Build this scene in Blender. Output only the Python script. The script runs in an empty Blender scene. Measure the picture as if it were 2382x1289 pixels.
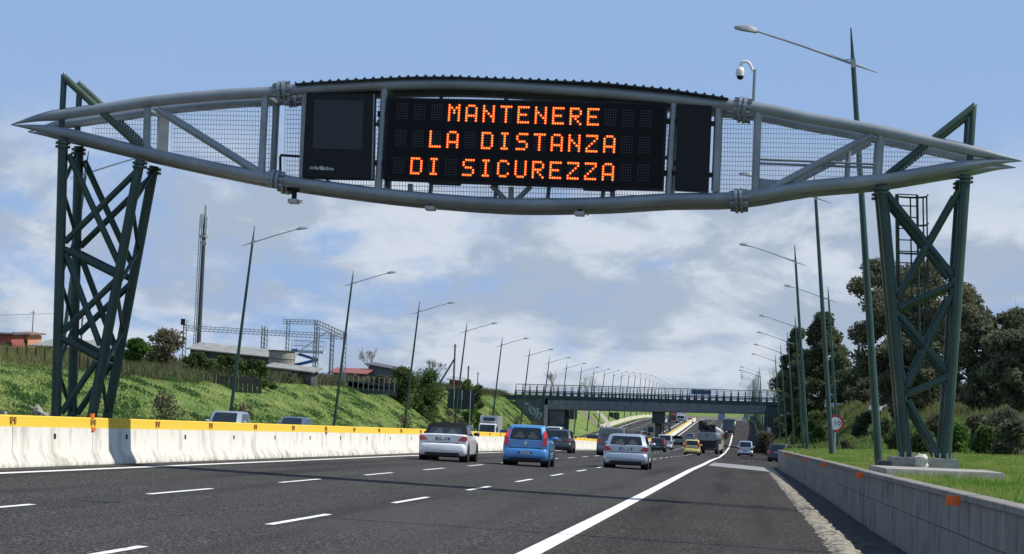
import bpy, bmesh, math, random
import numpy as np
from mathutils import Vector, Matrix
random.seed(7); RNG=np.random.default_rng(11)
SC=bpy.context.scene; COL=SC.collection; R=math.radians; PI=math.pi
# ------------------------------------------------------------ camera, world, sun, exposure
F=5750.; CX,CY=1191.,644.5; VPX,VPY=1770.,1025.; KH=.042; HC=1.5
Yc=Vector((VPX-CX,-(VPY-CY),-F)).normalized()
Zc=Vector((1,-KH,0)).cross(Yc).normalized()
if Zc.y<0: Zc=-Zc
Xc=Yc.cross(Zc).normalized()
W=Matrix((Xc,Yc,Zc))            # camera space -> world space
cam=bpy.data.cameras.new('camera'); co=bpy.data.objects.new('camera',cam); COL.objects.link(co)
co.matrix_world=Matrix.Translation((0,0,HC))@W.to_4x4()
cam.sensor_width=36; cam.lens=36*F/2382; cam.clip_start=.1; cam.clip_end=8000
SC.camera=co
SC.render.resolution_x=1024; SC.render.resolution_y=554
EL=R(52); AZ=R(.6)
wd=bpy.data.worlds.new('World'); SC.world=wd; wd.use_nodes=True
nt=wd.node_tree; N=nt.nodes; L=nt.links; N.clear()
def nd(t,**k):
    n=N.new(t)
    for a,b in k.items(): setattr(n,a,b)
    return n
def mth(op,a,b=None,clamp=False):
    n=nd('ShaderNodeMath',operation=op,use_clamp=clamp)
    for i,v in enumerate((a,b)):
        if v is None: continue
        if isinstance(v,(int,float)): n.inputs[i].default_value=v
        else: L.new(v,n.inputs[i])
    return n.outputs[0]
out=nd('ShaderNodeOutputWorld'); bg=nd('ShaderNodeBackground'); bg.inputs[1].default_value=.1
sky=nd('ShaderNodeTexSky',sky_type='NISHITA',sun_disc=False,sun_elevation=EL,sun_rotation=PI/2-AZ,air_density=1.0,dust_density=.6,ozone_density=1.6,altitude=50)
tc=nd('ShaderNodeTexCoord'); sp=nd('ShaderNodeSeparateXYZ'); L.new(tc.outputs['Generated'],sp.inputs[0])
zz=mth('MAXIMUM',sp.outputs[2],.0)
zd=mth('ADD',zz,.10)
cb=nd('ShaderNodeCombineXYZ'); L.new(sp.outputs[0],cb.inputs[0]); L.new(sp.outputs[1],cb.inputs[1]); L.new(mth('MULTIPLY',mth('POWER',zz,.8),1.5),cb.inputs[2])
def noise(sc,det,rgh,off=(0,0,0),sx=1,sy=1):
    mp=nd('ShaderNodeMapping'); mp.inputs['Location'].default_value=off; mp.inputs['Scale'].default_value=(sx,sy,1); L.new(cb.outputs[0],mp.inputs[0])
    n=nd('ShaderNodeTexNoise'); n.inputs['Scale'].default_value=sc; n.inputs['Detail'].default_value=det; n.inputs['Roughness'].default_value=rgh
    n.inputs['Distortion'].default_value=.25
    L.new(mp.outputs[0],n.inputs[0]); return n.outputs[0]
def ramp(v,a,b,c0=0.,c1=1.):
    m=nd('ShaderNodeMapRange',interpolation_type='SMOOTHSTEP'); m.inputs[1].default_value=a; m.inputs[2].default_value=b; m.inputs[3].default_value=c0; m.inputs[4].default_value=c1
    L.new(v,m.inputs[0]); return m.outputs[0]
big=noise(8,8,.55,(3.1,1.7,0)); fine=noise(24,10,.62,(8.2,4.1,0)); tone=noise(17,10,.58,(1.0,9.0,2.0))
elev=mth('MULTIPLY',ramp(zz,.085,.135,1,0),ramp(zz,0,.015,.8,1))
dens=mth('ADD',mth('MULTIPLY',big,.6),mth('MULTIPLY',fine,.4))
cl=mth('MULTIPLY',ramp(dens,.39,.52),elev)
wisp=mth('MULTIPLY',ramp(noise(9,9,.62,(5.5,2.2,0)),.55,.8),ramp(zz,.13,.2,.3,0))
cov=mth('MAXIMUM',mth('MULTIPLY',cl,.92),wisp)
# blue of the clear sky, washed out a little towards the horizon by thin air moisture
mixh=nd('ShaderNodeMixRGB'); L.new(ramp(zz,0,.35,.85,.8),mixh.inputs[0]); L.new(sky.outputs[0],mixh.inputs[1]); mixh.inputs[2].default_value=(3.0,4.6,7.8,1)
cr=nd('ShaderNodeValToRGB'); L.new(ramp(tone,.44,.60),cr.inputs[0])
cr.color_ramp.elements[0].color=(4.1,4.85,6.0,1); cr.color_ramp.elements[1].color=(6.7,7.25,8.0,1)
mixc=nd('ShaderNodeMixRGB'); L.new(cov,mixc.inputs[0]); L.new(mixh.outputs[0],mixc.inputs[1]); L.new(cr.outputs[0],mixc.inputs[2])
L.new(mixc.outputs[0],bg.inputs[0]); L.new(bg.outputs[0],out.inputs[0])
sl=bpy.data.lights.new('sun','SUN'); sl.energy=5.0; sl.angle=R(.53); sl.color=(1,.95,.87)
so=bpy.data.objects.new('sun',sl); COL.objects.link(so)
SUN=Vector((math.cos(AZ)*math.cos(EL),math.sin(AZ)*math.cos(EL),math.sin(EL)))
so.rotation_euler=SUN.to_track_quat('Z','Y').to_euler(); so.location=(60,20,60)
SC.view_settings.view_transform='Standard'; SC.view_settings.look='None'; SC.view_settings.exposure=0; SC.view_settings.gamma=1
# ------------------------------------------------------------ helpers
def ray(px,py): return W@Vector((px-CX,-(py-CY),-F))/F
C0=Vector((0,0,HC))
def atY(px,py,Y): r=ray(px,py); return C0+r*(Y/r.y)
def lerp(pts,x):
    if x<=pts[0][0]: return pts[0][1]
    for (a,b),(c,d) in zip(pts,pts[1:]):
        if x<=c: return b+(d-b)*(x-a)/(c-a)
    return pts[-1][1]
def prof(Y): return lerp([(-50,0),(50,0),(80,-.12),(110,-.35),(150,-.32),(187,.1),(215,.9),(260,2.9),(320,5.7),(360,7.1),(420,8.4),(460,8.9),(900,9)],Y/2.17)
def sh(Y): return lerp([(50,0),(94,-.7),(150,-1.7),(190,-2.4),(260,-3.6),(350,-5.2),(480,-9),(900,-20)],Y/2.17)
def bank(Y): return lerp([(90,.024),(150,.012),(220,0)],Y/2.17)
def rz(X,Y): return prof(Y)-bank(Y)*max(X-sh(Y),-15.5)
def on_road(px,py):
    r=ray(px,py); Y=20.
    while Y<1350:
        p=C0+r*(Y/r.y)
        if p.z<=rz(p.x,Y): return p
        Y+=.4
    return p
MATS={}
def mat(name,c,rough=.6,metal=0,var=.12,scale=3,bump=0,bscale=40,emit=0,spec=.5,coat=0,c2=None,lo=.35,hi=.65,det=4,stretch=(1,1,1)):
    if name in MATS: return MATS[name]
    if rough>=.8 and spec==.5: spec=.12
    m=bpy.data.materials.new(name); m.use_nodes=True; t=m.node_tree; b=t.nodes['Principled BSDF']
    tc=t.nodes.new('ShaderNodeTexCoord'); mp=t.nodes.new('ShaderNodeMapping'); mp.inputs['Scale'].default_value=stretch
    t.links.new(tc.outputs['Object'],mp.inputs[0])
    n=t.nodes.new('ShaderNodeTexNoise'); n.inputs['Scale'].default_value=scale; n.inputs['Detail'].default_value=det; n.inputs['Roughness'].default_value=.6
    t.links.new(mp.outputs[0],n.inputs[0])
    rp=t.nodes.new('ShaderNodeValToRGB'); rp.color_ramp.elements[0].position=lo; rp.color_ramp.elements[1].position=hi
    if c2 is None:
        rp.color_ramp.elements[0].color=(*[v*(1-var) for v in c],1); rp.color_ramp.elements[1].color=(*[min(1,v*(1+var)) for v in c],1)
    else: rp.color_ramp.elements[0].color=(*c,1); rp.color_ramp.elements[1].color=(*c2,1)
    t.links.new(n.outputs[0],rp.inputs[0]); t.links.new(rp.outputs[0],b.inputs['Base Color'])
    b.inputs['Roughness'].default_value=rough; b.inputs['Metallic'].default_value=metal
    b.inputs['Specular IOR Level'].default_value=spec; b.inputs['Coat Weight'].default_value=coat; b.inputs['Coat Roughness'].default_value=.05
    if emit: t.links.new(rp.outputs[0],b.inputs['Emission Color']); b.inputs['Emission Strength'].default_value=emit
    if bump:
        n2=t.nodes.new('ShaderNodeTexNoise'); n2.inputs['Scale'].default_value=bscale; n2.inputs['Detail'].default_value=5
        t.links.new(mp.outputs[0],n2.inputs[0])
        bp=t.nodes.new('ShaderNodeBump'); bp.inputs['Strength'].default_value=bump; bp.inputs['Distance'].default_value=.02
        t.links.new(n2.outputs[0],bp.inputs['Height']); t.links.new(bp.outputs[0],b.inputs['Normal'])
    MATS[name]=m; return m
def leafy(m,f=.42):
    t=m.node_tree; b=t.nodes['Principled BSDF']; rp=[n for n in t.nodes if n.type=='VALTORGB'][0]
    tr=t.nodes.new('ShaderNodeBsdfTranslucent'); mx=t.nodes.new('ShaderNodeMixShader'); mx.inputs[0].default_value=f
    t.links.new(rp.outputs[0],tr.inputs[0]); t.links.new(b.outputs[0],mx.inputs[1]); t.links.new(tr.outputs[0],mx.inputs[2])
    o=[n for n in t.nodes if n.type=='OUTPUT_MATERIAL'][0]; t.links.new(mx.outputs[0],o.inputs[0]); return m
class MB:
    def __init__(s): s.v=[]; s.f=[]; s.m=[]; s.cm=0
    def add(s,vs,fs):
        o=len(s.v); s.v+= [tuple(v) for v in vs]; s.f+=[tuple(o+i for i in f) for f in fs]; s.m+=[s.cm]*len(fs); return s
    def box(s,x0,x1,y0,y1,z0,z1):
        return s.add([(x0,y0,z0),(x1,y0,z0),(x1,y1,z0),(x0,y1,z0),(x0,y0,z1),(x1,y0,z1),(x1,y1,z1),(x0,y1,z1)],
          [(0,3,2,1),(4,5,6,7),(0,1,5,4),(1,2,6,5),(2,3,7,6),(3,0,4,7)])
    def prism(s,poly,d):   # poly: 3D points in order, extruded by d
        n=len(poly); d=Vector(d); a=[Vector(p) for p in poly]; b=[p+d for p in a]
        return s.add(a+b,[tuple(range(n)),tuple(range(2*n-1,n-1,-1))]+[(i,i+n,(i+1)%n+n,(i+1)%n) for i in range(n)])
    def bar(s,p,q,w,h=None):
        p=Vector(p); q=Vector(q); h=h or w; d=(q-p).normalized(); u=d.cross(Vector((0,0,1)))
        if u.length<.01: u=Vector((1,0,0))
        u.normalize(); v=u.cross(d)
        vs=[]
        for c in (p,q):
            for a,b in ((-1,-1),(1,-1),(1,1),(-1,1)): vs.append(c+u*a*w/2+v*b*h/2)
        return s.add(vs,[(3,2,1,0),(4,5,6,7),(0,1,5,4),(1,2,6,5),(2,3,7,6),(3,0,4,7)])
    def tube(s,pts,r,n=8,caps=True):
        pts=[Vector(p) for p in pts]; rs=r if isinstance(r,(list,tuple)) else [r]*len(pts); o=[]; u=None
        for i,p in enumerate(pts):
            d=(pts[min(i+1,len(pts)-1)]-pts[max(i-1,0)]).normalized()
            if u is None:
                u=d.cross(Vector((0,0,1)))
                if u.length<.05: u=d.cross(Vector((0,1,0)))
            else: u=u-d*u.dot(d)
            u.normalize(); v=d.cross(u)
            for k in range(n): a=2*PI*k/n; o.append(p+(u*math.cos(a)+v*math.sin(a))*rs[i])
        fs=[]
        for i in range(len(pts)-1):
            for k in range(n): fs.append((i*n+k,i*n+(k+1)%n,(i+1)*n+(k+1)%n,(i+1)*n+k))
        if caps: fs+= [tuple(range(n-1,-1,-1)),tuple((len(pts)-1)*n+k for k in range(n))]
        return s.add(o,fs)
    def loft(s,rings,caps=True,closed=True):
        n=len(rings[0]); vs=[p for r in rings for p in r]; fs=[]
        for i in range(len(rings)-1):
            for k in range(n if closed else n-1): fs.append((i*n+k,i*n+(k+1)%n,(i+1)*n+(k+1)%n,(i+1)*n+k))
        if caps: fs+=[tuple(range(n-1,-1,-1)),tuple((len(rings)-1)*n+k for k in range(n))]
        return s.add(vs,fs)
    def ball(s,c,rx,ry,rz_,n=10,m=7):
        vs=[(c[0],c[1],c[2]-rz_)]
        for i in range(1,m):
            t=PI*i/m-PI/2
            for k in range(n): a=2*PI*k/n; vs.append((c[0]+rx*math.cos(t)*math.cos(a),c[1]+ry*math.cos(t)*math.sin(a),c[2]+rz_*math.sin(t)))
        vs.append((c[0],c[1],c[2]+rz_)); fs=[(0,1+(k+1)%n,1+k) for k in range(n)]
        for i in range(m-2):
            for k in range(n): fs.append((1+i*n+k,1+i*n+(k+1)%n,1+(i+1)*n+(k+1)%n,1+(i+1)*n+k))
        e=len(vs)-1; b=1+(m-2)*n
        fs+=[(e,b+k,b+(k+1)%n) for k in range(n)]
        return s.add(vs,fs)
    def build(s,name,mats,parent=None,smooth=False,bevel=0,world=False,loc=None):
        me=bpy.data.meshes.new(name)
        off=Vector((0,0,0))
        if world and parent is not None:
            q=parent
            while q is not None: off+=q.location; q=q.parent
        if loc is not None: off=Vector(loc)
        me.from_pydata([(v[0]-off[0],v[1]-off[1],v[2]-off[2]) for v in s.v],[],s.f)
        mats=mats if isinstance(mats,(list,tuple)) else [mats]
        for m in mats: me.materials.append(m)
        if len(mats)>1: me.polygons.foreach_set('material_index',s.m)
        bm=bmesh.new(); bm.from_mesh(me); bmesh.ops.recalc_face_normals(bm,faces=bm.faces)
        if bevel: bmesh.ops.bevel(bm,geom=list(bm.edges),offset=bevel,segments=2,affect='EDGES',clamp_overlap=True)
        bm.to_mesh(me); bm.free()
        if smooth:
            me.polygons.foreach_set('use_smooth',[True]*len(me.polygons))
            try: me.set_sharp_from_angle(angle=R(38))
            except Exception: pass
        o=bpy.data.objects.new(name,me); COL.objects.link(o)
        if parent is not None: o.parent=parent
        if loc is not None: o.location=loc
        return o
def npmesh(name,V,nper,m,parent=None,loc=(0,0,0),smooth=False):
    """V: (k,nper,3) polygons"""
    k=len(V); me=bpy.data.meshes.new(name); loc=np.array(loc,float)
    me.vertices.add(k*nper); me.vertices.foreach_set('co',(V.reshape(-1,3)-loc).ravel().astype(np.float32))
    me.loops.add(k*nper); me.loops.foreach_set('vertex_index',np.arange(k*nper,dtype=np.int32))
    me.polygons.add(k); me.polygons.foreach_set('loop_start',np.arange(0,k*nper,nper,dtype=np.int32))
    me.update(calc_edges=True); me.validate(); me.materials.append(m)
    o=bpy.data.objects.new(name,me); COL.objects.link(o)
    if parent is not None: o.parent=parent
    else: o.location=tuple(loc)
    return o
def tag(o,label=None,cat=None,group=None,kind=None):
    if label: o['label']=label
    if cat: o['category']=cat
    if group: o['group']=group
    if kind: o['kind']=kind
    return o
def T(name,label,cat,loc=(0,0,0),rz_=0,group=None,rot=None):
    o=bpy.data.objects.new(name,None); COL.objects.link(o); o.empty_display_size=.2; o.location=loc
    o.rotation_euler=rot if rot else (0,0,rz_)
    return tag(o,label,cat,group)
def dup(root,loc,rot=(0,0,0),label=None,group=None):
    r=root.copy(); COL.objects.link(r); r.location=loc; r.rotation_euler=rot
    if label: r['label']=label
    if group: r['group']=group
    for ch in list(root.children):
        c=ch.copy(); COL.objects.link(c); c.parent=r
        for g in ch.children:
            d=g.copy(); COL.objects.link(d); d.parent=c
    return r
def struct(name,mb,m,smooth=False):
    o=mb.build(name,m,smooth=smooth); return tag(o,kind='structure')
ORD=['zeroth','first','second','third','fourth','fifth','sixth','seventh','eighth','ninth','tenth','eleventh','twelfth','thirteenth','fourteenth','fifteenth','sixteenth','seventeenth','eighteenth','nineteenth','twentieth']
# ------------------------------------------------------------ terrain
def wallX(Y): return lerp([(-20,2.5),(11,2.42),(22,2.1),(34,1.9),(56,1.35),(70,1.05)],Y/2.13)
def wX(Y): return wallX(Y)+.14 if Y<=151 else (lerp([(70,1.2),(71.5,3.2),(90,3.3),(110,2.9),(150,1.6),(190,.65)],Y/2.16) if Y<410 else sh(Y)+2.85)
def wZ(Y): return .90 if Y<=151 else lerp([(71,.95),(71.5,.55),(90,.5),(185,1.2),(260,3.6),(330,6.6),(420,9),(460,9.4)],Y/2.16)
def lX(Y): return -32.6+sh(Y)
def footR(Y): return lerp([(-50,90),(20,50),(45,26),(60,15),(72,10.5),(90,6.5),(120,4.6),(150,3.2),(187,1.8),(260,-.5),(350,-3)],(Y+4)/2.16)
def crestR(Y): return lerp([(-50,110),(20,70),(45,42),(60,30),(85,20),(115,13),(150,10),(187,8),(260,8),(350,6)],(Y+4)/2.16)
def crestRz(Y): return lerp([(-50,2),(20,2.2),(60,2.9),(85,3.7),(115,5.2),(150,7),(187,8.2),(260,9),(350,12)],(Y+4)/2.16)
def crestLz(Y): return lerp([(0,3.6),(50,3.8),(74,4.0),(91,4.9),(114,5.6),(150,6.8),(190,7.4),(260,8.3),(350,10.8),(460,14)],(Y-13.7)/2.16)
def crestLw(Y): return lerp([(0,6.5),(60,7.5),(110,9.5),(190,8.5)],(Y-13.7)/2.16)
def vn(x,y,s):   # cheap smooth bumps
    return math.sin(x*s+1.3*math.sin(y*s*.7+.4))*math.cos(y*s*.9+1.1*math.sin(x*s*.6+2))
def columns(Y):
    e=lX(Y); zl=rz(e,Y)+.7; cw=crestLw(Y); cz=crestLz(Y); c=[]
    for x,z in ((-3000,4),(-700,5),(-300,cz)): c.append((x,z))
    for d,up in ((110,3.2),(70,2.9),(42,2.6),(26,2.1),(17,1.5),(10,.9),(5,.5),(2,.2)): c.append((e-cw-d,cz+up*lerp([(240,1),(300,.0)],Y)))
    for t in (1,.88,.76,.64,.52,.4,.28,.18,.1,.04,0):
        c.append((e-cw*t,zl+(cz-zl)*(t*t*(3-2*t)*.6+t*.4)))
    c.append((e+1.2,rz(e+1.2,Y)-.04))
    for x in (-26,-20,-17.3): c.append((x+sh(Y),rz(x+sh(Y),Y)-.05))
    c.append((-17.1+sh(Y),rz(-17+sh(Y),Y)+.05)); c.append((-15.3+sh(Y),rz(-15.3+sh(Y),Y)+.05)); c.append((-15.15+sh(Y),rz(-15+sh(Y),Y)-.05))
    for x in (-10,-5,-1,0): c.append((x+sh(Y),rz(x+sh(Y),Y)-.05))
    w=wX(Y); zw=wZ(Y); c.append((w-.02,rz(w,Y)-.05)); c.append((w+.01,zw))
    fr,cr_,crz=footR(Y),crestR(Y),crestRz(Y); fr=max(fr,w+.6); zf=max(zw+.2,1.25 if Y<230 else zw+.1)
    for t in (.15,.35,.6,.8,1): c.append((w+.01+(fr-w)*t,zw+(zf-zw)*t))
    for t in (.12,.25,.38,.5,.62,.75,.88,1): c.append((fr+(cr_-fr)*t,zf+(crz-zf)*(t*t*(3-2*t))))
    for d,up in ((4,.1),(10,0),(25,-.3),(60,-.6),(150,-1),(600,-2),(3000,-3)): c.append((cr_+d,crz+up))
    return c
YS=[-30,0,10]+[10+4*i for i in range(1,36)]+[150.9,151.8]+[152+5*i for i in range(1,66)]+[485+16*i for i in range(33)]+[1010,1080,1210,1500,2000,3000,5000]
G=[columns(Y) for Y in YS]
def hillz(Y): return lerp([(950,0),(1080,3.0),(1210,5.5),(4000,5.5)],Y)
NC=len(G[0]); vs=[]
for j,Y in enumerate(YS):
    for i,(x,z) in enumerate(G[j]):
        b=0
        if i<NC-30 and i>2: b=.10*vn(x,Y*.12,.4)
        vs.append((x,Y,(z if Y<1010 else max(z,9.0))+(b if i<22 else 0)+(.05*vn(x,Y,.5) if i>NC-20 else 0)))
for k in range(len(vs)):
    j=k//NC
    if YS[j]>950: vs[k]=(vs[k][0],vs[k][1],vs[k][2]+hillz(YS[j]))
fs=[];mi=[]
for j in range(len(YS)-1):
    for i in range(NC-1):
        fs.append((j*NC+i,j*NC+i+1,(j+1)*NC+i+1,(j+1)*NC+i))
        mi.append(1 if (3<=i<9 and YS[j]<290) else (2 if 22<=i<=32 and YS[j]<1000 else 0))
def zg(X,Y):    # ground height
    c=columns(Y); z=lerp(c,X); return z
mgrass=mat('embankment_grass_ground',(.09,.15,.035),.95,c2=(.18,.22,.065),stretch=(1,.25,1),scale=.7,det=9,bump=.6,bscale=6,spec=.1,lo=.36,hi=.62)
mdry=mat('dry_grass_ground',(.16,.13,.07),.95,c2=(.12,.17,.05),scale=.25,det=8,bump=.5,bscale=5,spec=.1)
mverge=mat('gravel_dirt',(.1,.09,.075),.95,c2=(.2,.18,.14),scale=2,det=8,bump=.4,bscale=30,spec=.1)
g=MB(); g.v=vs; g.f=fs; g.m=mi
tag(g.build('ground',[mgrass,mdry,mverge],smooth=True),kind='structure')
# ------------------------------------------------------------ roads
def asphalt(name,c,spk=.5):
    m=mat(name,c,.95,var=.14,scale=.5,det=8,bump=.35,bscale=55,spec=.06,lo=.3,hi=.7)
    t=m.node_tree; b=t.nodes['Principled BSDF']; tc=[n for n in t.nodes if n.type=='TEX_COORD'][0]
    rp=[n for n in t.nodes if n.type=='VALTORGB'][0]
    def nz(sc,a,bb,col,prev,fac,st=(1,1,1),det=2):
        mp=t.nodes.new('ShaderNodeMapping'); mp.inputs['Scale'].default_value=st; t.links.new(tc.outputs['Object'],mp.inputs[0])
        n=t.nodes.new('ShaderNodeTexNoise'); n.inputs['Scale'].default_value=sc; n.inputs['Detail'].default_value=det; t.links.new(mp.outputs[0],n.inputs[0])
        r=t.nodes.new('ShaderNodeMapRange'); r.inputs[1].default_value=a; r.inputs[2].default_value=bb; r.inputs[4].default_value=fac; t.links.new(n.outputs[0],r.inputs[0])
        x=t.nodes.new('ShaderNodeMixRGB'); x.inputs[2].default_value=(*col,1); t.links.new(r.outputs[0],x.inputs[0]); t.links.new(prev,x.inputs[1]); return x.outputs[0]
    o=nz(30,.55,.64,(.22,.21,.19),rp.outputs[0],spk)          # pale aggregate
    o=nz(11,.6,.8,(.17,.165,.16),o,.28,det=6)
    o=nz(1.1,.5,.75,(c[0]*.5,c[1]*.5,c[2]*.53),o,.75,(1,.03,1),6)   # tyre-darkened streaks along the lanes
    o=nz(.9,.5,.72,(.075,.072,.067),o,.5,(.5,.05,1),7)
    t.links.new(o,b.inputs['Base Color']); return m
masp=asphalt('asphalt',(.032,.031,.029),.85); masp2=asphalt('old_asphalt',(.027,.023,.021),.7)
mwhite=mat('road_paint',(.38,.37,.34),.85,c2=(.74,.72,.66),scale=3.5,det=10,bump=.3,bscale=60,lo=.3,hi=.44)
RY=[-12+4*i for i in range(122)]+[478+12*i for i in range(50)]
def strip(fa,fb,zoff,ys=RY,n=1):
    m=MB(); vs=[];fs=[]
    for Y in ys:
        for k in range(n+1):
            x=fa(Y)+(fb(Y)-fa(Y))*k/n; vs.append((x,Y,rz(x,Y)+zoff))
    for j in range(len(ys)-1):
        for k in range(n): a=j*(n+1)+k; fs.append((a,a+1,a+n+2,a+n+1))
    return m.add(vs,fs)
def edgeR(Y): return lerp([(0,-2.55),(22,-2.72),(66,-3.2),(90,-3.62),(120,-4.1),(150,-4.6),(190,-5.2)],Y/2.17) if Y<412 else -2.8+sh(Y)
struct('highway_road',strip(lambda Y:-14.5+sh(Y),lambda Y:edgeR(Y)+.2,.0,n=4),masp)
def asphR(Y): return lerp([(0,1.32),(16,1.12),(34,.85),(50,.6),(69,.38),(70.5,.45),(73,3.2),(90,3.1),(110,2.7),(150,1.4),(190,.4)],Y/2.15) if Y<410 else .2+sh(Y)+2.4
struct('shoulder_road',strip(lambda Y:edgeR(Y)+.2,asphR,.001,n=3),masp2)
struct('opposite_road',strip(lambda Y:-31.2+sh(Y),lambda Y:-17.2+sh(Y),.0,n=4),masp)
# gutter between the rough kerb strip and the parapet
gy=[y for y in RY if y<151]
mgut=mat('gutter_dirt',(.035,.033,.03),.95,c2=(.1,.095,.085),scale=3,det=9,bump=.6,bscale=25,spec=.1)
struct('gutter',strip(lambda Y:asphR(Y)+.02,lambda Y:wallX(Y)-.0,-.03,gy),mgut)
def kerb():
    rr=random.Random(3); m=MB(); vs=[];fs=[]; y=-6.; rows=[]
    while y<149: rows.append(y); y+=.2+.004*max(0,y)
    for y in rows:
        a=asphR(y)-.05; j=rr.uniform
        pr=[(a+j(-.07,.03),.002),(a+.08+j(-.03,.02),.04+j(-.02,.02)),(a+.2,.055+j(-.025,.018)),(a+.36+j(-.02,.02),.05+j(-.035,.02)),(a+.47+j(-.07,.05),-.06)]
        vs+=[(x,y,rz(x,y)+z) for x,z in pr]
    for i in range(len(rows)-1):
        for k in range(4): a=i*5+k; fs.append((a,a+1,a+6,a+5))
    m.add(vs,fs); o=struct('kerb_strip',m,mat('rough_kerb_concrete',(.09,.078,.06),.95,c2=(.32,.285,.22),scale=5,stretch=(1,.45,1),det=9,bump=.9,bscale=22,spec=.1,lo=.36,hi=.56)); o['label']='rough broken pale concrete kerb strip along the shoulder'
kerb()
m=MB()
def dash(fx,y0,y1,w=.06):
    ys=np.linspace(y0,y1,4); m.v; o=len(m.v)
    for y in ys:
        for s_ in (-w,w): x=fx(y)+s_; m.v.append((x,y,rz(x,y)+.0055))
    for j in range(3): m.f.append((o+2*j,o+2*j+1,o+2*j+3,o+2*j+2)); m.m.append(0)
def lane1(Y): return lerp([(0,-9.67),(60,-9.8),(94,-10.2)],Y/2.2) if Y<204 else -9.5+sh(Y)
def lane2(Y): return lerp([(0,-6.22),(60,-6.45),(94,-6.8)],Y/2.2) if Y<204 else -6.1+sh(Y)
y=-1.6
while y<930: dash(lane2,y,y+4.5); y+=11.05
y=-4.9
while y<930: dash(lane1,y,y+4.6); y+=10.95
y=0
while y<930:
    dash(lambda Y:-21.5+sh(Y),y,y+4.6); dash(lambda Y:-25.3+sh(Y),y+1,y+5.6); y+=11
struct('lane_dashes',m,mwhite)
struct('median_gutter',strip(lambda Y:-14.56+sh(Y),lambda Y:-14.12+sh(Y)+.05*math.sin(Y*1.7)+.04*math.sin(Y*4.1),.004,[-12+1.0*i for i in range(220)]),mgut)
struct('right_edge_line',strip(lambda Y:edgeR(Y)-.13,lambda Y:edgeR(Y)+.13,.006),mwhite)
struct('left_edge_line',strip(lambda Y:-13.82+sh(Y),lambda Y:-13.6+sh(Y),.005),mwhite)
struct('opposite_edge_line',strip(lambda Y:-29.4+sh(Y),lambda Y:-29.2+sh(Y),.005),mwhite)
struct('opposite_inner_line',strip(lambda Y:-17.9+sh(Y),lambda Y:-17.7+sh(Y),.005),mwhite)
# pale worn patch of concrete where the slip road joins
p=MB(); ya,yb=60,68
ws=[(edgeR(130)+.3,137),(.75,124),(.5,148),(edgeR(150)+.3,160)]
p.add([(x,y,rz(x,y)+.007) for x,y in ws],[(0,1,2,3)])
struct('worn_patch_road',p,mat('worn_patch',(.13,.13,.13),.9,c2=(.42,.41,.4),scale=2.2,det=10,bump=.3,bscale=30,lo=.4,hi=.62,stretch=(.4,1.4,1)))
# ------------------------------------------------------------ concrete barrier blocks
mbar=mat('barrier_concrete',(.42,.40,.34),.85,c2=(.68,.66,.58),scale=1.6,det=10,bump=.3,bscale=30,lo=.28,hi=.5,stretch=(1,1,.5))
t=mbar.node_tree; b=t.nodes['Principled BSDF']; rp=[n for n in t.nodes if n.type=='VALTORGB'][0]; tcn=[n for n in t.nodes if n.type=='TEX_COORD'][0]
def addmix(t,prev,facnode,col,mul=1.):
    x=t.nodes.new('ShaderNodeMixRGB'); x.inputs[2].default_value=(*col,1); t.links.new(facnode,x.inputs[0]); t.links.new(prev,x.inputs[1]); return x.outputs[0]
def tm(t,op,a,b):
    n=t.nodes.new('ShaderNodeMath'); n.operation=op
    for i,v in enumerate((a,b)):
        if isinstance(v,(int,float)): n.inputs[i].default_value=v
        else: t.links.new(v,n.inputs[i])
    return n.outputs[0]
oi=t.nodes.new('ShaderNodeObjectInfo'); va=t.nodes.new('ShaderNodeVectorMath'); va.operation='ADD'
t.links.new(tcn.outputs['Object'],va.inputs[0]); cbx=t.nodes.new('ShaderNodeCombineXYZ'); t.links.new(tm(t,'MULTIPLY',oi.outputs['Random'],90),cbx.inputs[1]); t.links.new(cbx.outputs[0],va.inputs[1])
for n in t.nodes:
    if n.type=='MAPPING': t.links.new(va.outputs[0],n.inputs[0])
sx=t.nodes.new('ShaderNodeSeparateXYZ'); t.links.new(tcn.outputs['Object'],sx.inputs[0])
n1=t.nodes.new('ShaderNodeTexNoise'); n1.inputs['Scale'].default_value=2.6; n1.inputs['Detail'].default_value=8; t.links.new(va.outputs[0],n1.inputs[0])
low=t.nodes.new('ShaderNodeMapRange'); low.inputs[1].default_value=.5; low.inputs[2].default_value=0; low.inputs[3].default_value=-.22; low.inputs[4].default_value=.2; low.clamp=False; t.links.new(sx.outputs[2],low.inputs[0])
dirt=t.nodes.new('ShaderNodeMapRange'); dirt.inputs[1].default_value=.62; dirt.inputs[2].default_value=.95; t.links.new(tm(t,'ADD',n1.outputs[0],low.outputs[0]),dirt.inputs[0])
o_=addmix(t,rp.outputs[0],dirt.outputs[0],(.2,.17,.12))
yel=t.nodes.new('ShaderNodeMapRange'); yel.inputs[1].default_value=.803; yel.inputs[2].default_value=.808; t.links.new(tm(t,'ADD',sx.outputs[2],tm(t,'MULTIPLY',n1.outputs[0],.012)),yel.inputs[0])
n3=t.nodes.new('ShaderNodeTexNoise'); n3.inputs['Scale'].default_value=5; n3.inputs['Detail'].default_value=9; t.links.new(va.outputs[0],n3.inputs[0])
wear=t.nodes.new('ShaderNodeMapRange'); wear.inputs[1].default_value=.62; wear.inputs[2].default_value=.75; wear.inputs[3].default_value=1; wear.inputs[4].default_value=.45; t.links.new(n3.outputs[0],wear.inputs[0])
o_=addmix(t,o_,tm(t,'MULTIPLY',yel.outputs[0],wear.outputs[0]),(.74,.51,.06))
t.links.new(o_,b.inputs['Base Color'])
mrust=mat('rusty_bracket',(.2,.1,.03),.8,c2=(.36,.2,.05),scale=20); mdark=mat('dark_hole',(.03,.03,.03),.9)
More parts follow.
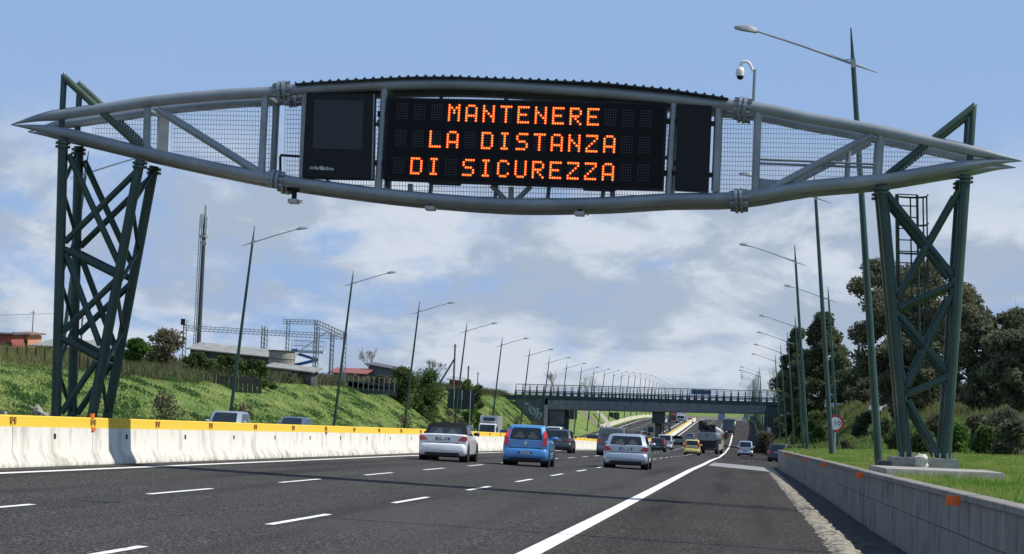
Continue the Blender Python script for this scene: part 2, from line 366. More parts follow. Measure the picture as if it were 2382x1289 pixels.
mrefl=mat('orange_reflector',(.9,.17,.015),.4,var=.1,coat=.5); mredr=mat('dull_red_reflector',(.33,.07,.04),.5)
BL=5.9
def barrier_proto():
    r=T('concrete_barrier','x','barrier')
    m=MB(); H=1.03; l=BL-.025
    prf=[(-.30,0),(-.30,.06),(-.16,.30),(-.11,H-.02),(-.09,H),(.09,H),(.11,H-.02),(.16,.30),(.30,.06),(.30,0)]
    rings=[]
    for y in (0,.02,l/4,l/2,3*l/4,l-.02,l):
        s_=.97 if y in (0,l) else 1
        rings.append([(x*s_,y,z) for x,z in prf])
    m.loft(rings); m.build('block',mbar,r,smooth=True)
    m=MB(); m.box(.128,.142,l*.5-.09,l*.5+.08,.55,.67); m.build('slot',mdark,r)
    m=MB(); m.box(.095,.135,-.17,.17,H-.1,H-.045); m.box(.11,.14,-.18,-.08,H-.17,H-.04); m.box(.11,.14,.08,.18,H-.17,H-.04); m.build('bracket',mrust,r)
    return r
bp=barrier_proto(); by=47.67-BL*4+.02; k=0; first=True
barY=[]
while by<745:
    x=-14.83+sh(by); x2=-14.83+sh(by+BL); z=rz(x,by); z2=rz(x2,by+BL)
    rot=(math.atan2(z2-z,BL),0,-math.atan2(x2-x,BL))
    n=k-2
    if n<=0: lab,gr='white and yellow concrete barrier block nearest the left frame edge','concrete barrier blocks in the median'
    elif n<=20: lab=f'white concrete block with yellow top, {ORD[n]} barrier block from the left'
    elif by<240: lab='white and yellow barrier block partly hidden behind the cars in the middle distance'
    else: lab='small far white and yellow barrier block rising with the motorway'
    gr='concrete barrier blocks in the median' if n>0 and n<=20 else ('barrier blocks beyond the nearest twenty, middle distance' if by<240 and n>0 else ('far barrier blocks' if n>0 else 'concrete barrier blocks in the median'))
    if first: bp.location=(x,by,z); bp.rotation_euler=rot; bp['label']=lab; bp['group']=gr; o=bp; first=False
    elif n>=0 : o=dup(bp,(x,by,z),rot,lab,gr)
    if n in (2,): pass
    # reflectors at some joints
    if n>=0 and (n in (3,) or n in (8,12,16,20,24,28) ):
        m=MB()
        if n==3: m.box(.12,.16,-.13,.13,.74,.82); m.build('reflector',mrefl,o); m=MB(); m.box(.08,.12,-.13,.13,1.02,1.12); m.build('reflector',mrefl,o)
        else: m.box(.12,.16,-.13,.13,.76,.83); m.build('reflector',mredr,o)
    by+=BL; k+=1
# outer pale barrier of the opposite carriageway, far off
m=MB(); prf=[(-.22,0),(-.13,.3),(-.1,1.0),(.1,1.0),(.13,.3),(.22,0)]
m.loft([[(x,y,z) for x,z in prf] for y in (0,5.96)]); ob=m.build('far_barrier',mat('cream_barrier_concrete',(.62,.58,.42),.85,scale=1)); tag(ob,'pale cream barrier block on the outer side of the rising opposite carriageway','barrier','outer barrier blocks')
yy=545.; f1=True
while yy<950:
    x=-31.9+sh(yy); x2=-31.9+sh(yy+6); z=rz(x,yy); z2=rz(x2,yy+6)
    if f1: o=ob; f1=False
    else: o=ob.copy(); COL.objects.link(o)
    o.location=(x,yy,z); o.rotation_euler=(math.atan2(z2-z,6),0,-math.atan2(x2-x,6)); yy+=6
# ------------------------------------------------------------ right parapet wall
mwall=mat('parapet_concrete',(.16,.15,.13),.9,c2=(.32,.30,.265),scale=2.2,det=10,bump=.35,bscale=25,lo=.3,hi=.65,stretch=(6,6,.35))
t=mwall.node_tree; b=t.nodes['Principled BSDF']; rp=[n for n in t.nodes if n.type=='VALTORGB'][0]; tcn=[n for n in t.nodes if n.type=='TEX_COORD'][0]
n1=t.nodes.new('ShaderNodeTexNoise'); n1.inputs['Scale'].default_value=1.3; n1.inputs['Detail'].default_value=9; t.links.new(tcn.outputs['Object'],n1.inputs[0])
mr=t.nodes.new('ShaderNodeMapRange'); mr.inputs[1].default_value=.5; mr.inputs[2].default_value=.72; mr.inputs[4].default_value=.8; t.links.new(n1.outputs[0],mr.inputs[0])
o_=addmix(t,rp.outputs[0],mr.outputs[0],(.10,.10,.095))
sx=t.nodes.new('ShaderNodeSeparateXYZ'); t.links.new(tcn.outputs['Object'],sx.inputs[0])
jl=tm(t,'COMPARE',sx.outputs[2],.5); jl.node.inputs[2].default_value=.006
o_=addmix(t,o_,jl,(.06,.06,.06))
gx=tm(t,'LESS_THAN',tm(t,'FRACT',tm(t,'MULTIPLY',sx.outputs[1],1/5.0),0),.007)
o_=addmix(t,o_,gx,(.09,.09,.09)); t.links.new(o_,b.inputs['Base Color'])
def wall(y0,y1,label):
    r=T('parapet_wall',label,'wall',(wallX(y0),y0,0))
    m=MB(); ys=np.linspace(y0,y1,max(4,int((y1-y0)/3))); rings=[]
    for y in ys:
        x=wallX(y); z=rz(x,y)-.08
        rings.append([(x,y,z),(x+.01,y,.9),(x-.02,y,.91),(x-.02,y,.975),(x+.0,y,.985),(x+.20,y,.985),(x+.22,y,.97),(x+.22,y,.3),(x+.22,y,z)])
    m.loft(rings); m.build('wall_body',mwall,r,world=True)
    return r
w1=wall(-8,50.2,'near grey concrete parapet wall with one large orange reflector, bottom right')
w2=wall(50.28,150.8,'farther grey concrete parapet wall with a row of small orange reflectors, along the grass')
for w_,px,py,s_ in ((w1,2238,1167,.105),(w2,2012,1109,.105),(w2,1926,1084,.1),(w2,1880,1072,.1),(w2,1850,1064,.1),(w2,1832,1061,.09)):
    # centre on the wall face
    r=ray(px,py); Y=5.
    while Y<149 and (C0+r*(Y/r.y)).x<wallX(Y): Y+=.1
    Y=max(6,Y) ; x=wallX(Y)-.03
    m=MB(); m.box(x-.15,x+.02,Y-.012,Y+.012,.84,.955); m.build('reflector',mrefl,w_,world=True)
# far low wall beyond the slip road entrance + long kerb wall right of the ramp lane
m=MB(); rings=[]
for y in [160+6*i for i in range(50)]:
    x=wX(y)-.12; z=rz(x,y); h=.5 if y<330 else .8
    rings.append([(x,y,z-.1),(x,y,z+h),(x+.2,y,z+h),(x+.2,y,z-.1)])
m.loft(rings); tag(m.build('low_wall',mat('low_wall_concrete',(.3,.29,.27),.9,scale=1.5,var=.3)),'long low concrete kerb wall along the right side of the slip lane under the bridge','wall')
# ------------------------------------------------------------ gantry
YG=55.2; DY=1.32
mgal=mat('grey_painted_steel',(.24,.265,.28),.4,metal=.25,var=.16,scale=1.2,det=10,bump=.15,bscale=8)
mgrn=mat('green_painted_steel',(.009,.038,.027),.48,var=.3,scale=1.5,coat=.2,det=9,bump=.12,bscale=8)
mmesh=mat('galvanised_wire',(.55,.56,.56),.5,metal=.3)
mdk=mat('black_housing',(.007,.008,.009),.55,var=.1,spec=.3); mdk2=mat('black_display',(.004,.004,.005),.6,spec=.2)
G0=T('sign_gantry','grey lens shaped steel truss gantry on two green lattice towers spanning the motorway','gantry',(wallX(55)+.9,YG,1.3))
def P(px,py,dy=0): return atY(px,py,YG)+Vector((0,dy,0))
top=[(25,290),(90,274),(147,266),(253,251),(353,236),(500,222),(617,215),(656,211),(760,204),(890,197),(1004,194.5),(1119,196),(1240,203),(1412,216),(1564,230),(1671,242),(1762,251),(1882,275),(2028,301),(2174,332),(2284,356),(2378,374.6)]
bot=[(27,291),(80,297),(147,309),(240,331),(340,355),(500,390),(641,417),(803,440),(947,457),(1119,471),(1240,475),(1412,471.5),(1556,463),(1722,459),(1882,433),(2046,418),(2210,391),(2320,376),(2376,375.2)]
def smoothpts(p):
    o=[]
    for i in range(len(p)-1):
        a=p[max(i-1,0)];b_=p[i];c=p[i+1];d=p[min(i+2,len(p)-1)]
        for t_ in (0,.34,.67):
            o.append(tuple(.5*((2*b_[k])+(-a[k]+c[k])*t_+(2*a[k]-5*b_[k]+4*c[k]-d[k])*t_*t_+(-a[k]+3*b_[k]-3*c[k]+d[k])*t_**3) for k in (0,1)))
    return o+[p[-1]]
for pts in (top,bot):
    for dy in (0,DY):
        q=[P(x,y,dy) for x,y in smoothpts(pts)]; n=len(q)
        rr=[.132]*n
        for i in range(n):
            d=min(abs(q[i].x-q[0].x),abs(q[i].x-q[-1].x)); rr[i]=.132*min(1,.06+d/1.1)
        m=MB(); m.tube(q,rr,14); m.build('chord',mgal,G0,smooth=True,world=True)
def tb(name,a,b_,r,mt=mgal,dys=(0,DY),n=12,z_ext=0):
    for dy in dys:
        m=MB(); m.tube([P(*a,dy),P(*b_,dy)],r,n); m.build(name,mt,G0,smooth=True,world=True)
for a,b_ in (((343,250),(341,350)),((617,222),(608,405)),((895,205),(880,440)),((1568,235),(1555,455)),((1671,247),(1663,445)),((1763,258),(1757,445)),((2050,312),(2042,412))):
    tb('upright',a,b_,.085)
tb('upright',(708,212),(699,418),.085,dys=(DY,)); tb('upright',(709,214),(702,416),.07,dys=(0,))
tb('diagonal',(368,256),(602,402),.085); tb('diagonal',(2030,314),(1792,440),.085)
for x,a,b_ in ((1165,205,468),(1010,199,460),(1420,220,468),(1290,208,470)): tb('diagonal',(x,a),(x-30,b_),.05,dys=(DY,))
for a,b_ in (((1140,428),(1172,462)),((1232,430),(1200,462)),((1186,432),(1186,468)),((1548,360),(1588,392)),((872,290),(888,266)),((950,425),(950,455)),((1423,438),(1423,463)),((720,416),(740,436)),((760,416),(748,436))): tb('strut',a,b_,.06,mgal,dys=(.3,))
for x,yt,yb in ((343,255,345),(617,222,402),(895,202,440),(1568,234,455),(1763,256,443),(2050,314,412)):   # ties between the two planes
    for y in (yt,yb):
        m=MB(); m.tube([P(x,y,0),P(x,y,DY)],.05,8); m.build('tie',mgal,G0,smooth=True,world=True)
# flanges
for x,y,ang in ((656,210,-.1),(641,417,.12),(1727,247,.17),(1718,461,-.08)):
    for dy in (0,DY):
        c=P(x,y,dy); m=MB(); dv=Vector((math.cos(ang),0,-math.sin(ang)))
        m.tube([c-dv*.09,c-dv*.02],.22,14); m.tube([c+dv*.02,c+dv*.09],.22,14)
        for k in range(8):
            a=2*PI*k/8; u=Vector((-dv.z*-1*0,1,0))*math.cos(a)+Vector((dv.z,0,-dv.x)).normalized()*math.sin(a)*-1
            m.bar(c-dv*.2+u*.14,c+dv*.2+u*.17,.03,.06)
        m.build('flange',mgal,G0,world=True)
# wire mesh panels on the back plane
def topy(x): return lerp(top,x)
def boty(x): return lerp(bot,x)
def mesh_panel(x0,x1,step,hs):
    m=MB(); x=x0
    w=P(1200,300).x-P(1199,300).x
    while x<=x1:
        a,b_=P(x-(1200-x)*0.0,topy(x)+8,DY*.93),P(x-4,boty(x)-6,DY*.93)
        if a.z-b_.z>.1: m.bar(a,b_,.009)
        x+=step
    for k in range(int(270/hs)):
        y=195+k*hs; seg=[xx for xx in np.arange(x0,x1+.1,6) if topy(xx)+6<y+(xx-x0)*.02<boty(xx)-6]
        if len(seg)>2:
            m.bar(P(seg[0],y+(seg[0]-x0)*.02,DY*.95),P(seg[-1],y+(seg[-1]-x0)*.02,DY*.95),.011)
    m.build('mesh_panel',mmesh,G0,world=True)
for x0,x1 in ((185,338),(372,610),(640,700),(704,1560),(1672,1755),(1768,2040),(2056,2230)): mesh_panel(x0,x1,6.6,11.0)
m=MB(); q=[P(346,262,DY*.7),P(372,262,DY*.7),P(368,350,DY*.7),P(344,348,DY*.7)]; m.prism(q,(0,.02,0)); m.build('infill_plate',mat('beige_plate',(.5,.47,.4),.6,var=.2),G0,world=True)
m=MB(); q=[P(1765,412,.25),P(1900,426,.25),P(1850,440,.25),P(1764,440,.25)]; m.prism(q,(0,.02,0)); m.build('infill_plate',mgal,G0,world=True)
for y0,y1 in ((368,380),(378,388)): tb('handrail',(1768,y0),(2040,y1),.028,dys=(.2,))
tb('handrail',(650,360),(700,363),.03,mdk,dys=(.1,)); tb('handrail',(650,362),(650,405),.03,mdk,dys=(.1,))
tb('upright',(1975,345),(1970,425),.06,dys=(.25,)); tb('strut',(200,388),(200,380),.01,dys=(0,))
# walkway inside the bottom chords
m=MB(); rings=[]
for x in range(150,2280,40):
    a=P(x,boty(x)-4,.12); rings.append([(a.x,YG+.0,a.z),(a.x,YG+DY,a.z),(a.x,YG+DY,a.z+.03),(a.x,YG+.0,a.z+.03)])
m.loft(rings); m.build('walkway',mgal,G0,world=True)
# corrugated canopy over the boards
m=MB(); edge=[(690,197),(745,193),(905,184),(970,181),(1060,181),(1100,183),(1240,188),(1400,195),(1560,211),(1697,231)]
x=690; rings=[]; vs=[]
xs=np.arange(690,1698,5.05)
for i,x in enumerate(xs):
    a=P(x,lerp(edge,x),-.25); rb=.05 if i%4==0 else 0
    vs.append([(a.x,YG-.22,a.z+rb),(a.x,YG+DY+.45,a.z+rb-.02),(a.x,YG+DY+.45,a.z-.03),(a.x,YG-.22,a.z-.03)])
m.loft(vs); m.build('canopy',mat('dark_green_sheet',(.012,.022,.022),.6),G0,world=True)
# lattice towers
def leg(a,b_,zb,r=.118,name='leg'):
    for dy in (0,DY):
        p,q=P(*a,dy),P(*b_,dy)
        if zb is not None: t_=(zb-p.z)/(q.z-p.z); q=p+(q-p)*t_
        m=MB(); m.tube([p,q],r,12); m.build(name,mgrn,G0,smooth=True,world=True)
        m=MB(); 
        for k in (.0,.09): m.tube([p+Vector((0,0,-.05-k)),p+Vector((0,0,-.1-k))],.175,12)
        m.build('flange',mgrn,G0,smooth=False,world=True)
leg((147,325),(130,975),.3); leg((326,372),(213,975),.3)
leg((2052,432),(2109,1063),1.27); leg((2246,406),(2200,1063),1.27)
br=[((160,360),(275,610)),((322,395),(151,563)),((151,580),(271,640)),((153,590),(233,803)),((270,652),(147,771)),((143,787),(229,832)),((224,841),(143,961)),((2062,449),(2216,640)),((2230,445),(2091,690)),((2216,662),(2092,716)),((2213,689),(2112,898)),((2093,734),(2202,864)),((2203,880),(2113,916)),((2112,932),(2184,1062))]
for a,b_ in br: tb('brace',a,b_,.077,mgrn)
# zigzag braces between the front and back planes of each tower
def zig(a,b_,n):
    for i in range(n):
        t0,t1=i/n,(i+1)/n
        p=P(a[0]+(b_[0]-a[0])*t0,a[1]+(b_[1]-a[1])*t0,0 if i%2 else DY); q=P(a[0]+(b_[0]-a[0])*t1,a[1]+(b_[1]-a[1])*t1,DY if i%2 else 0)
        m=MB(); m.tube([p,q],.05,8); m.build('brace',mgrn,G0,smooth=True,world=True)
zig((147,330),(130,960),6); zig((326,380),(215,960),6); zig((2052,440),(2109,1050),6); zig((2246,410),(2201,1050),6)
# pointed horns
mhorn=mat('olive_painted_steel',(.05,.075,.045),.5,var=.2)
for dy in (0,DY):
    for A,B,Cc,mt in (((143,300),(149,180),(330,346),mhorn),((2256,375),(2264,250),(2064,408),mgrn)):
        m=MB(); a,b_,c=P(*A,dy),P(*B,dy),P(*Cc,dy)
        m.tube([a,b_,b_+Vector((0,0,.12))],[.075,.075,.01],10); m.build('horn_upright',mgrn if mt is mhorn else mt,G0,smooth=True,world=True)
        m=MB(); dv=(b_-c).normalized(); m.tube([c,b_,b_+dv*.1],[.085,.085,.01],10); m.build('horn_diagonal',mt,G0,smooth=True,world=True)
# caged ladder behind the right tower
LB=YG+DY+.15
def PL(px,py,dy=0): return atY(px,py,LB)+Vector((0,dy,0))
lt,lb_=PL(2087,452),PL(2093,850); rt=lt+Vector((.45,0,0)); rb=lb_+Vector((.45,0,0))
m=MB(); m.tube([lt,lb_],.03,8); m.tube([rt,rb],.03,8)
for k in range(16): t_=k/15; m.tube([lt.lerp(lb_,t_),rt.lerp(rb,t_)],.015,6)
m.build('ladder',mgrn,G0,smooth=True,world=True)
m=MB(); cagepts=[]
for k in range(7):
    t_=k/6; c=lt.lerp(lb_,t_)+Vector((.33,.3,0)); ring=[]
    for j in range(9):
        a=PI*1.15*j/8-.25; ring.append(c+Vector((.36*math.cos(a),.34*math.sin(a)+.02,0)))
    ring=[lt.lerp(lb_,t_)+Vector((.69,-.1,0))]+ring+[lt.lerp(lb_,t_)+Vector((-.03,0,0))]
    for a_,b_ in zip(ring,ring[1:]): m.bar(a_,b_,.012,.045)
    cagepts.append(ring)
for j in (1,3,5,7,9): m.bar(cagepts[0][j],cagepts[-1][j],.02,.035)
m.build('ladder_cage',mgrn,G0,world=True)
# ---- concrete plinths of the right tower
mslab=mat('plinth_concrete',(.24,.225,.21),.9,c2=(.42,.4,.36),scale=3,det=8,bump=.3,bscale=25)
r=T('plinth','stepped pale concrete plinth with bolts under the right green tower','plinth',(wallX(55)+1.6,YG,.95))
x0=P(2072,1068).x; x1=P(2228,1075).x
m=MB(); m.box(x0,x1,YG-.3,YG+DY+.3,1.0,1.27); m.build('footing',mslab,r,world=True,bevel=.015)
m=MB(); xs0=P(2085,1100).x-.1; m.add([(a_,b_,z_) for z_ in (.8,1.07) for a_,b_ in ((wallX(48)+.3,48),(x1+.4,48.6),(x1+.55,54.25),(wallX(54)+.3,54.25))],[(0,3,2,1),(4,5,6,7),(0,1,5,4),(1,2,6,5),(2,3,7,6),(3,0,4,7)])
m.build('slab',mslab,r,world=True,bevel=.02)
m=MB(); m.box(wallX(55)+.55,x0-.02,54.4,YG+1.6,.8,1.17); m.build('slab',mat('mossy_concrete',(.09,.09,.085),.9,var=.3),r,world=True,bevel=.02)
m=MB()
for x_ in np.linspace(x0+.15,x1-.1,9): m.tube([(x_,YG-.2,1.26),(x_,YG-.2,1.39)],.02,6)
m.build('anchor_bolts',mgal,r,world=True)
rr=random.Random(5); m=MB(); bmx=P(2140,1078).x
m.ball((bmx,YG-.48,1.2),.16,.14,.17,9,6)
m.v=[(a+rr.uniform(-.03,.03),b_+rr.uniform(-.03,.03),c+rr.uniform(-.03,.03)) for a,b_,c in m.v]
tag(m.build('rubble_lump',mat('white_rubble',(.6,.57,.5),.9,var=.2,bump=.5),loc=(bmx,YG-.48,1.07)),'white lump of broken concrete lying on the tower plinth','rubble')
r=T('footing_block','grey concrete footing behind the median barrier under the left green tower','plinth',(P(180,970).x,YG,.3))
m=MB(); m.box(P(118,975).x,P(235,975).x,YG-.3,YG+DY+.4,.2,.5); m.build('slab',mslab,r,world=True)
# ------------------------------------------------------------ boards
def quadbox(pts,dy0,dy1):
    q=[P(*p,dy0) for p in pts]; return q
def board(name,label,cat,pts,d0=-.12,th=.45):
    q=quadbox(pts,d0,0); c=sum(q,Vector())/4
    r=T(name,label,cat,(c.x,q[0].y,q[3].z))
    m=MB(); m.prism(q,(0,th,0)); m.build('housing',mdk,r,world=True,bevel=.012)
    return r,q
def bil(q,u,v,dy=0): a=q[0].lerp(q[1],u); b_=q[3].lerp(q[2],u); return a.lerp(b_,v)+Vector((0,dy,0))
rb_,q=board('message_sign','wide black dot matrix message board with three rows of orange letters','sign',[(903,228),(1552,242),(1543,443),(891,418)])
m=MB(); m.prism([bil(q,.008,.02,-.012),bil(q,.992,.02,-.012),bil(q,.992,.98,-.012),bil(q,.008,.98,-.012)],(0,.02,0)); m.build('display',mdk2,rb_,world=True)
FONT={'M':"10001 11011 10101 10101 10001 10001 10001",'A':"01110 10001 10001 10001 11111 10001 10001",'N':"10001 10001 11001 10101 10011 10001 10001",'T':"11111 00100 00100 00100 00100 00100 00100",
'E':"11111 10000 10000 11110 10000 10000 11111",'R':"11110 10001 10001 11110 10100 10010 10001",'L':"10000 10000 10000 10000 10000 10000 11111",'D':"11110 10001 10001 10001 10001 10001 11110",
'I':"01110 00100 00100 00100 00100 00100 01110",'S':"01111 10000 10000 01110 00001 00001 11110",'Z':"11111 00001 00010 00100 01000 10000 11111",'C':"01110 10001 10000 10000 10000 10001 01110",'U':"10001 10001 10001 10001 10001 10001 01110"}
mled=mat('lit_amber_led',(1,.075,.004),.5,c2=(1,.14,.01),scale=60,emit=1.6,lo=.45,hi=.55); mled2=mat('unlit_led',(.035,.036,.038),.5)
mcore=mat('amber_led_core',(1,.42,.10),.5,var=.02,emit=1.5)
ROWS=["   MANTENERE   ","  LA DISTANZA  "," DI SICUREZZA  "]
for ri,txt in enumerate(ROWS):
    for k,ch in enumerate(txt):
        u0=.036+k*.0621; v0=lerp([(0,(.062,.390,.722)[ri]),(14,(.078,.388,.710)[ri])],k); dv=.205/7*1.02; du=.0437/5
        m=MB(); m2=MB(); lit=ch!=' '
        g5=FONT[ch].split() if lit else ["11111"]*7
        for yy_ in range(7):
            for xx_ in range(5):
                on=g5[yy_][xx_]=='1'
                a=bil(q,u0+(xx_+.5)*du,v0+(yy_+.5)*dv,-.018)
                s_=(.0295 if lit and on else .017)
                M_=m if (on or not lit) else m2
                M_.add([(a.x+s_*math.cos(PI/3*j),a.y,a.z+s_*math.sin(PI/3*j)) for j in range(6)],[(0,1,2,3,4,5)])
        o=m.build('letter' if lit else 'blank_cell',mled if lit else mled2,rb_,world=True)
        if lit:
            m3=MB()
            for yy_ in range(7):
                for xx_ in range(5):
                    if g5[yy_][xx_]=='1':
                        a=bil(q,u0+(xx_+.5)*du,v0+(yy_+.5)*dv,-.021); m3.add([(a.x+.0135*math.cos(PI/3*j),a.y,a.z+.0135*math.sin(PI/3*j)) for j in range(6)],[(0,1,2,3,4,5)])
            c=m3.build('led_core',mcore,None); c.parent=o
            for v in c.data.vertices: v.co-=Vector(rb_.location)
            m2.build('blank_cell',mled2,rb_,world=True)
for u in (.17,.72): m=MB(); a,b_=bil(q,u,1.03,.05),bil(q,u+.11,1.03,.05); m.bar(a,b_,.05); m.bar(a,a+Vector((0,0,.06)),.05); m.bar(b_,b_+Vector((0,0,.06)),.05); m.build('lifting_bracket',mdk,rb_,world=True)
m=MB()
for v in (.2,.8):
    for u in (-.018,1.016): a=bil(q,u,v,.0); m.box(a.x-.1,a.x+.1,a.y+.05,a.y+.2,a.z-.06,a.z+.06)
m.build('mounting_bracket',mdk,rb_,world=True)
rp_,q=board('pictogram_sign','black pictogram panel with a blank grey square screen, left of the message board','sign',[(714,218),(872,221),(867,418),(704,413)],th=.4)
m=MB(); m.prism([P(733,233,-.13),P(848,236,-.13),P(845,350,-.13),P(730,347,-.13)],(0,.03,0)); m.build('screen',mat('grey_screen',(.028,.032,.036),.7,var=.15,scale=30),rp_,world=True)
m=MB()
for u in (.0,1.0):
    m.bar(bil(q,u,0,-.005),bil(q,u,1,-.005),.02)
m.build('frame_edge',mgal,rp_,world=True)
def text(s_,pos,size,mt,parent,rot=(PI/2,0,0),name='lettering',ext=.004):
    cu=bpy.data.curves.new(name,'FONT'); cu.body=s_; cu.size=size; cu.align_x='CENTER'; cu.align_y='CENTER'; cu.extrude=ext; cu.resolution_u=2
    o=bpy.data.objects.new(name,cu); COL.objects.link(o); dg=bpy.context.evaluated_depsgraph_get(); me=bpy.data.meshes.new_from_object(o.evaluated_get(dg))
    bpy.data.objects.remove(o); me.materials.clear(); me.materials.append(mt)
    o=bpy.data.objects.new(name,me); COL.objects.link(o); o.parent=parent; o.rotation_euler=rot; o.location=Vector(pos)-Vector(parent.location); return o
mwt=mat('white_lettering',(.75,.76,.78),.5)
a=P(748,392,-.135); text('solari',P(736.5,391.8,-.135),.125,mwt,rp_,rot=(PI/2,R(1.2),0)); text('udine',P(765,393.6,-.135),.125,mwt,rp_,rot=(PI/2,R(1.2),0))
m=MB(); c=P(751,392.5,-.14)
for dx,dz,w_,h_ in ((-.035,0,.012,.08),(.035,0,.012,.08),(0,.035,.07,.012),(0,-.035,.07,.012)): m.box(c.x+dx-w_/2,c.x+dx+w_/2,c.y,c.y+.01,c.z+dz-h_/2,c.z+dz+h_/2)
m.bar((c.x-.02,c.y+.004,c.z+.02),(c.x+.03,c.y+.004,c.z-.05),.012,.01); m.build('emblem',mwt,rp_,world=True)
r_,q=board('blank_panel','narrow plain black panel right of the message board','sign',[(1577,244),(1656,248),(1648,447),(1569,443)],th=.35)
m=MB()
for v in (.2,.8):
    for u in (-.03,1.04): a=bil(q,u,v,.0); m.box(a.x-.06,a.x+.06,a.y+.05,a.y+.2,a.z-.05,a.z+.05)
m.build('mounting_bracket',mdk,r_,world=True)
# traffic sensors under the chord, dome camera
mlt=mat('light_grey_box',(.4,.4,.38),.5)
for (x,y,lab) in ((680,467,'small light grey sensor camera hanging under the gantry by the left flange'),(999,483,'small grey sensor box under the gantry below the left part of the board'),(1347,496,'small grey sensor box under the gantry below the right part of the board')):
    c=P(x,y,.2); r=T('traffic_sensor',lab,'camera',c)
    m=MB(); m.box(-.11,.11,-.2,.15,-.05,.05); m.build('housing',mlt,r,bevel=.01)
    m=MB(); m.tube([(.1,0,0),(.2,-.02,.03)],.012,6); m.tube([(.1,0,.03),(.2,.02,-.03)],.012,6); m.build('antenna',mlt,r)
    m=MB(); hh=.35 if x<700 else .1; m.box(-.05,.05,-.05,.05,.05,.05+hh)
    if x<700: m.box(-.16,.1,-.1,.1,.22,.38)
    m.build('bracket',mdk,r)
c=P(1752,246,.1); r=T('dome_camera','white dome camera hanging from a curved pole on top of the gantry','camera',c)
k_=P(1753,150,.1)-c
tp=P(1756,160,.1)-c; m=MB(); m.tube([(0,0,0),tp],.035,8); m.build('pole',mgal,r,smooth=True)
g=[P(1752,163,.1)-c,P(1748,155,.1)-c,P(1743,145,.1)-c,P(1736,141.5,.1)-c,P(1728,142,.1)-c,P(1723,148,.1)-c,P(1722,158,.1)-c]
mwp=mat('white_plastic',(.72,.72,.7),.4)
m=MB(); m.tube(g,.035,8); m.build('arm',mwp,r,smooth=True)
d=P(1722,167,.1)-c; m=MB(); m.tube([d+Vector((0,0,.12)),d+Vector((0,0,.07)),d,d-Vector((0,0,.08))],[.05,.095,.105,.095],12); m.build('housing',mwp,r,smooth=True)
m=MB(); m.ball(d-Vector((0,0,.09)),.08,.08,.08); m.build('lens_dome',mdk,r,smooth=True)
# ------------------------------------------------------------ street lamps
mlampg=mat('lamp_green_paint',(.014,.05,.038),.42,var=.15,coat=.2); mlampm=mat('lamp_grey_metal',(.34,.36,.37),.4,metal=.3); mhead=mat('lamp_head_grey',(.3,.33,.33),.45)
LP=T('street_lamp','x','street lamp',group='tall street lamps along the motorway')
m=MB(); m.tube([(0,0,-.3),(0,0,6),(0,0,11.3),(0,0,12.5)],[.118,.095,.07,.018],10); m.build('pole',mlampg,LP,smooth=True)
m=MB(); m.tube([(-.68,0,11.15),(0,0,11.45),(1.4,0,12.07),(2.7,0,12.6)],[.012,.04,.034,.028],8); m.build('arm',mlampm,LP,smooth=True)
m=MB(); m.box(-.07,.07,-.07,.07,11.34,11.59); m.tube([(0,0,11.6),(.22,0,11.58)],.015,6); m.build('collar',mlampm,LP)
m=MB(); rings=[]
for x,w_,a,b_ in ((2.62,.04,12.55,12.61),(2.7,.09,12.53,12.69),(2.9,.12,12.58,12.78),(3.12,.11,12.63,12.8),(3.3,.05,12.69,12.78)):
    rings.append([(x,-w_,a+.02),(x,-w_*.9,(a+b_)/2+.03),(x,-w_*.4,b_),(x,w_*.4,b_),(x,w_*.9,(a+b_)/2+.03),(x,w_,a+.02),(x,w_*.5,a),(x,-w_*.5,a)])
m.loft(rings); m.build('lamp_head',mhead,LP,smooth=True)
m=MB(); m.box(-.3,.3,-.3,.3,-.25,.06); m.build('footing',mslab,LP)
TL=R(4.6)
def gz(X,Y): return zg(X,Y)
lamps=[]
for i in range(24):
    Y=110.5+39*i
    
    lamps.append(('L',i,lerp([(110,-32.2),(190,-32.8),(228,-33),(345,-33.6),(360,-31.9+sh(360))],Y) if Y<=360 else -32+sh(Y),Y))
RL=[(4.9,35.0),(3.33,70.5),(3.12,109.7),(2.8,150),(5.89,191),(3.93,230),(3.64,270),(3.2,309),(2.75,349),(.62,388)]
for i,(x,y) in enumerate(RL): lamps.append(('R',i,x,y))
for i in range(14): Y=427+39*i; lamps.append(('R',10+i,3.0+sh(Y),Y))
for n,(s_,i,x,y) in enumerate(lamps):
    z=rz(x,y)+.65 if s_=='L' else max(gz(x,y),rz(x,y))
    if s_=='L':
        rot=(0,TL,0)
        if i<12: lab=f'green street lamp, {ORD[i+1]} of the left row counted from the gantry'
        else: lab='tiny distant street lamp at the far end of the left row'
        gr='street lamps in the left row' if i<12 else 'far street lamps of the left row'
    else:
        rot=(0,R(5.5),PI)
        if i==0: lab='green street lamp standing just outside the right edge, throwing its thin shadow on the road'
        elif i==1: lab='nearest tall green street lamp beside the right tower, its arm high above the gantry'
        elif i==2: lab='second green street lamp right of the road, its head seen through the gantry mesh'
        elif i==4: lab='green street lamp set back on the grass embankment behind the speed sign'
        elif i<12: lab=f'green street lamp, {ORD[i]} of the right row counted from the gantry'
        else: lab='tiny distant street lamp at the far end of the right row'
        gr='street lamps in the right row' if i<12 else 'far street lamps of the right row'
    if n==0: LP.location=(x,y,z); LP.rotation_euler=rot; LP['label']=lab; LP['group']=gr
    else: dup(LP,(x,y,z),rot,lab,gr)
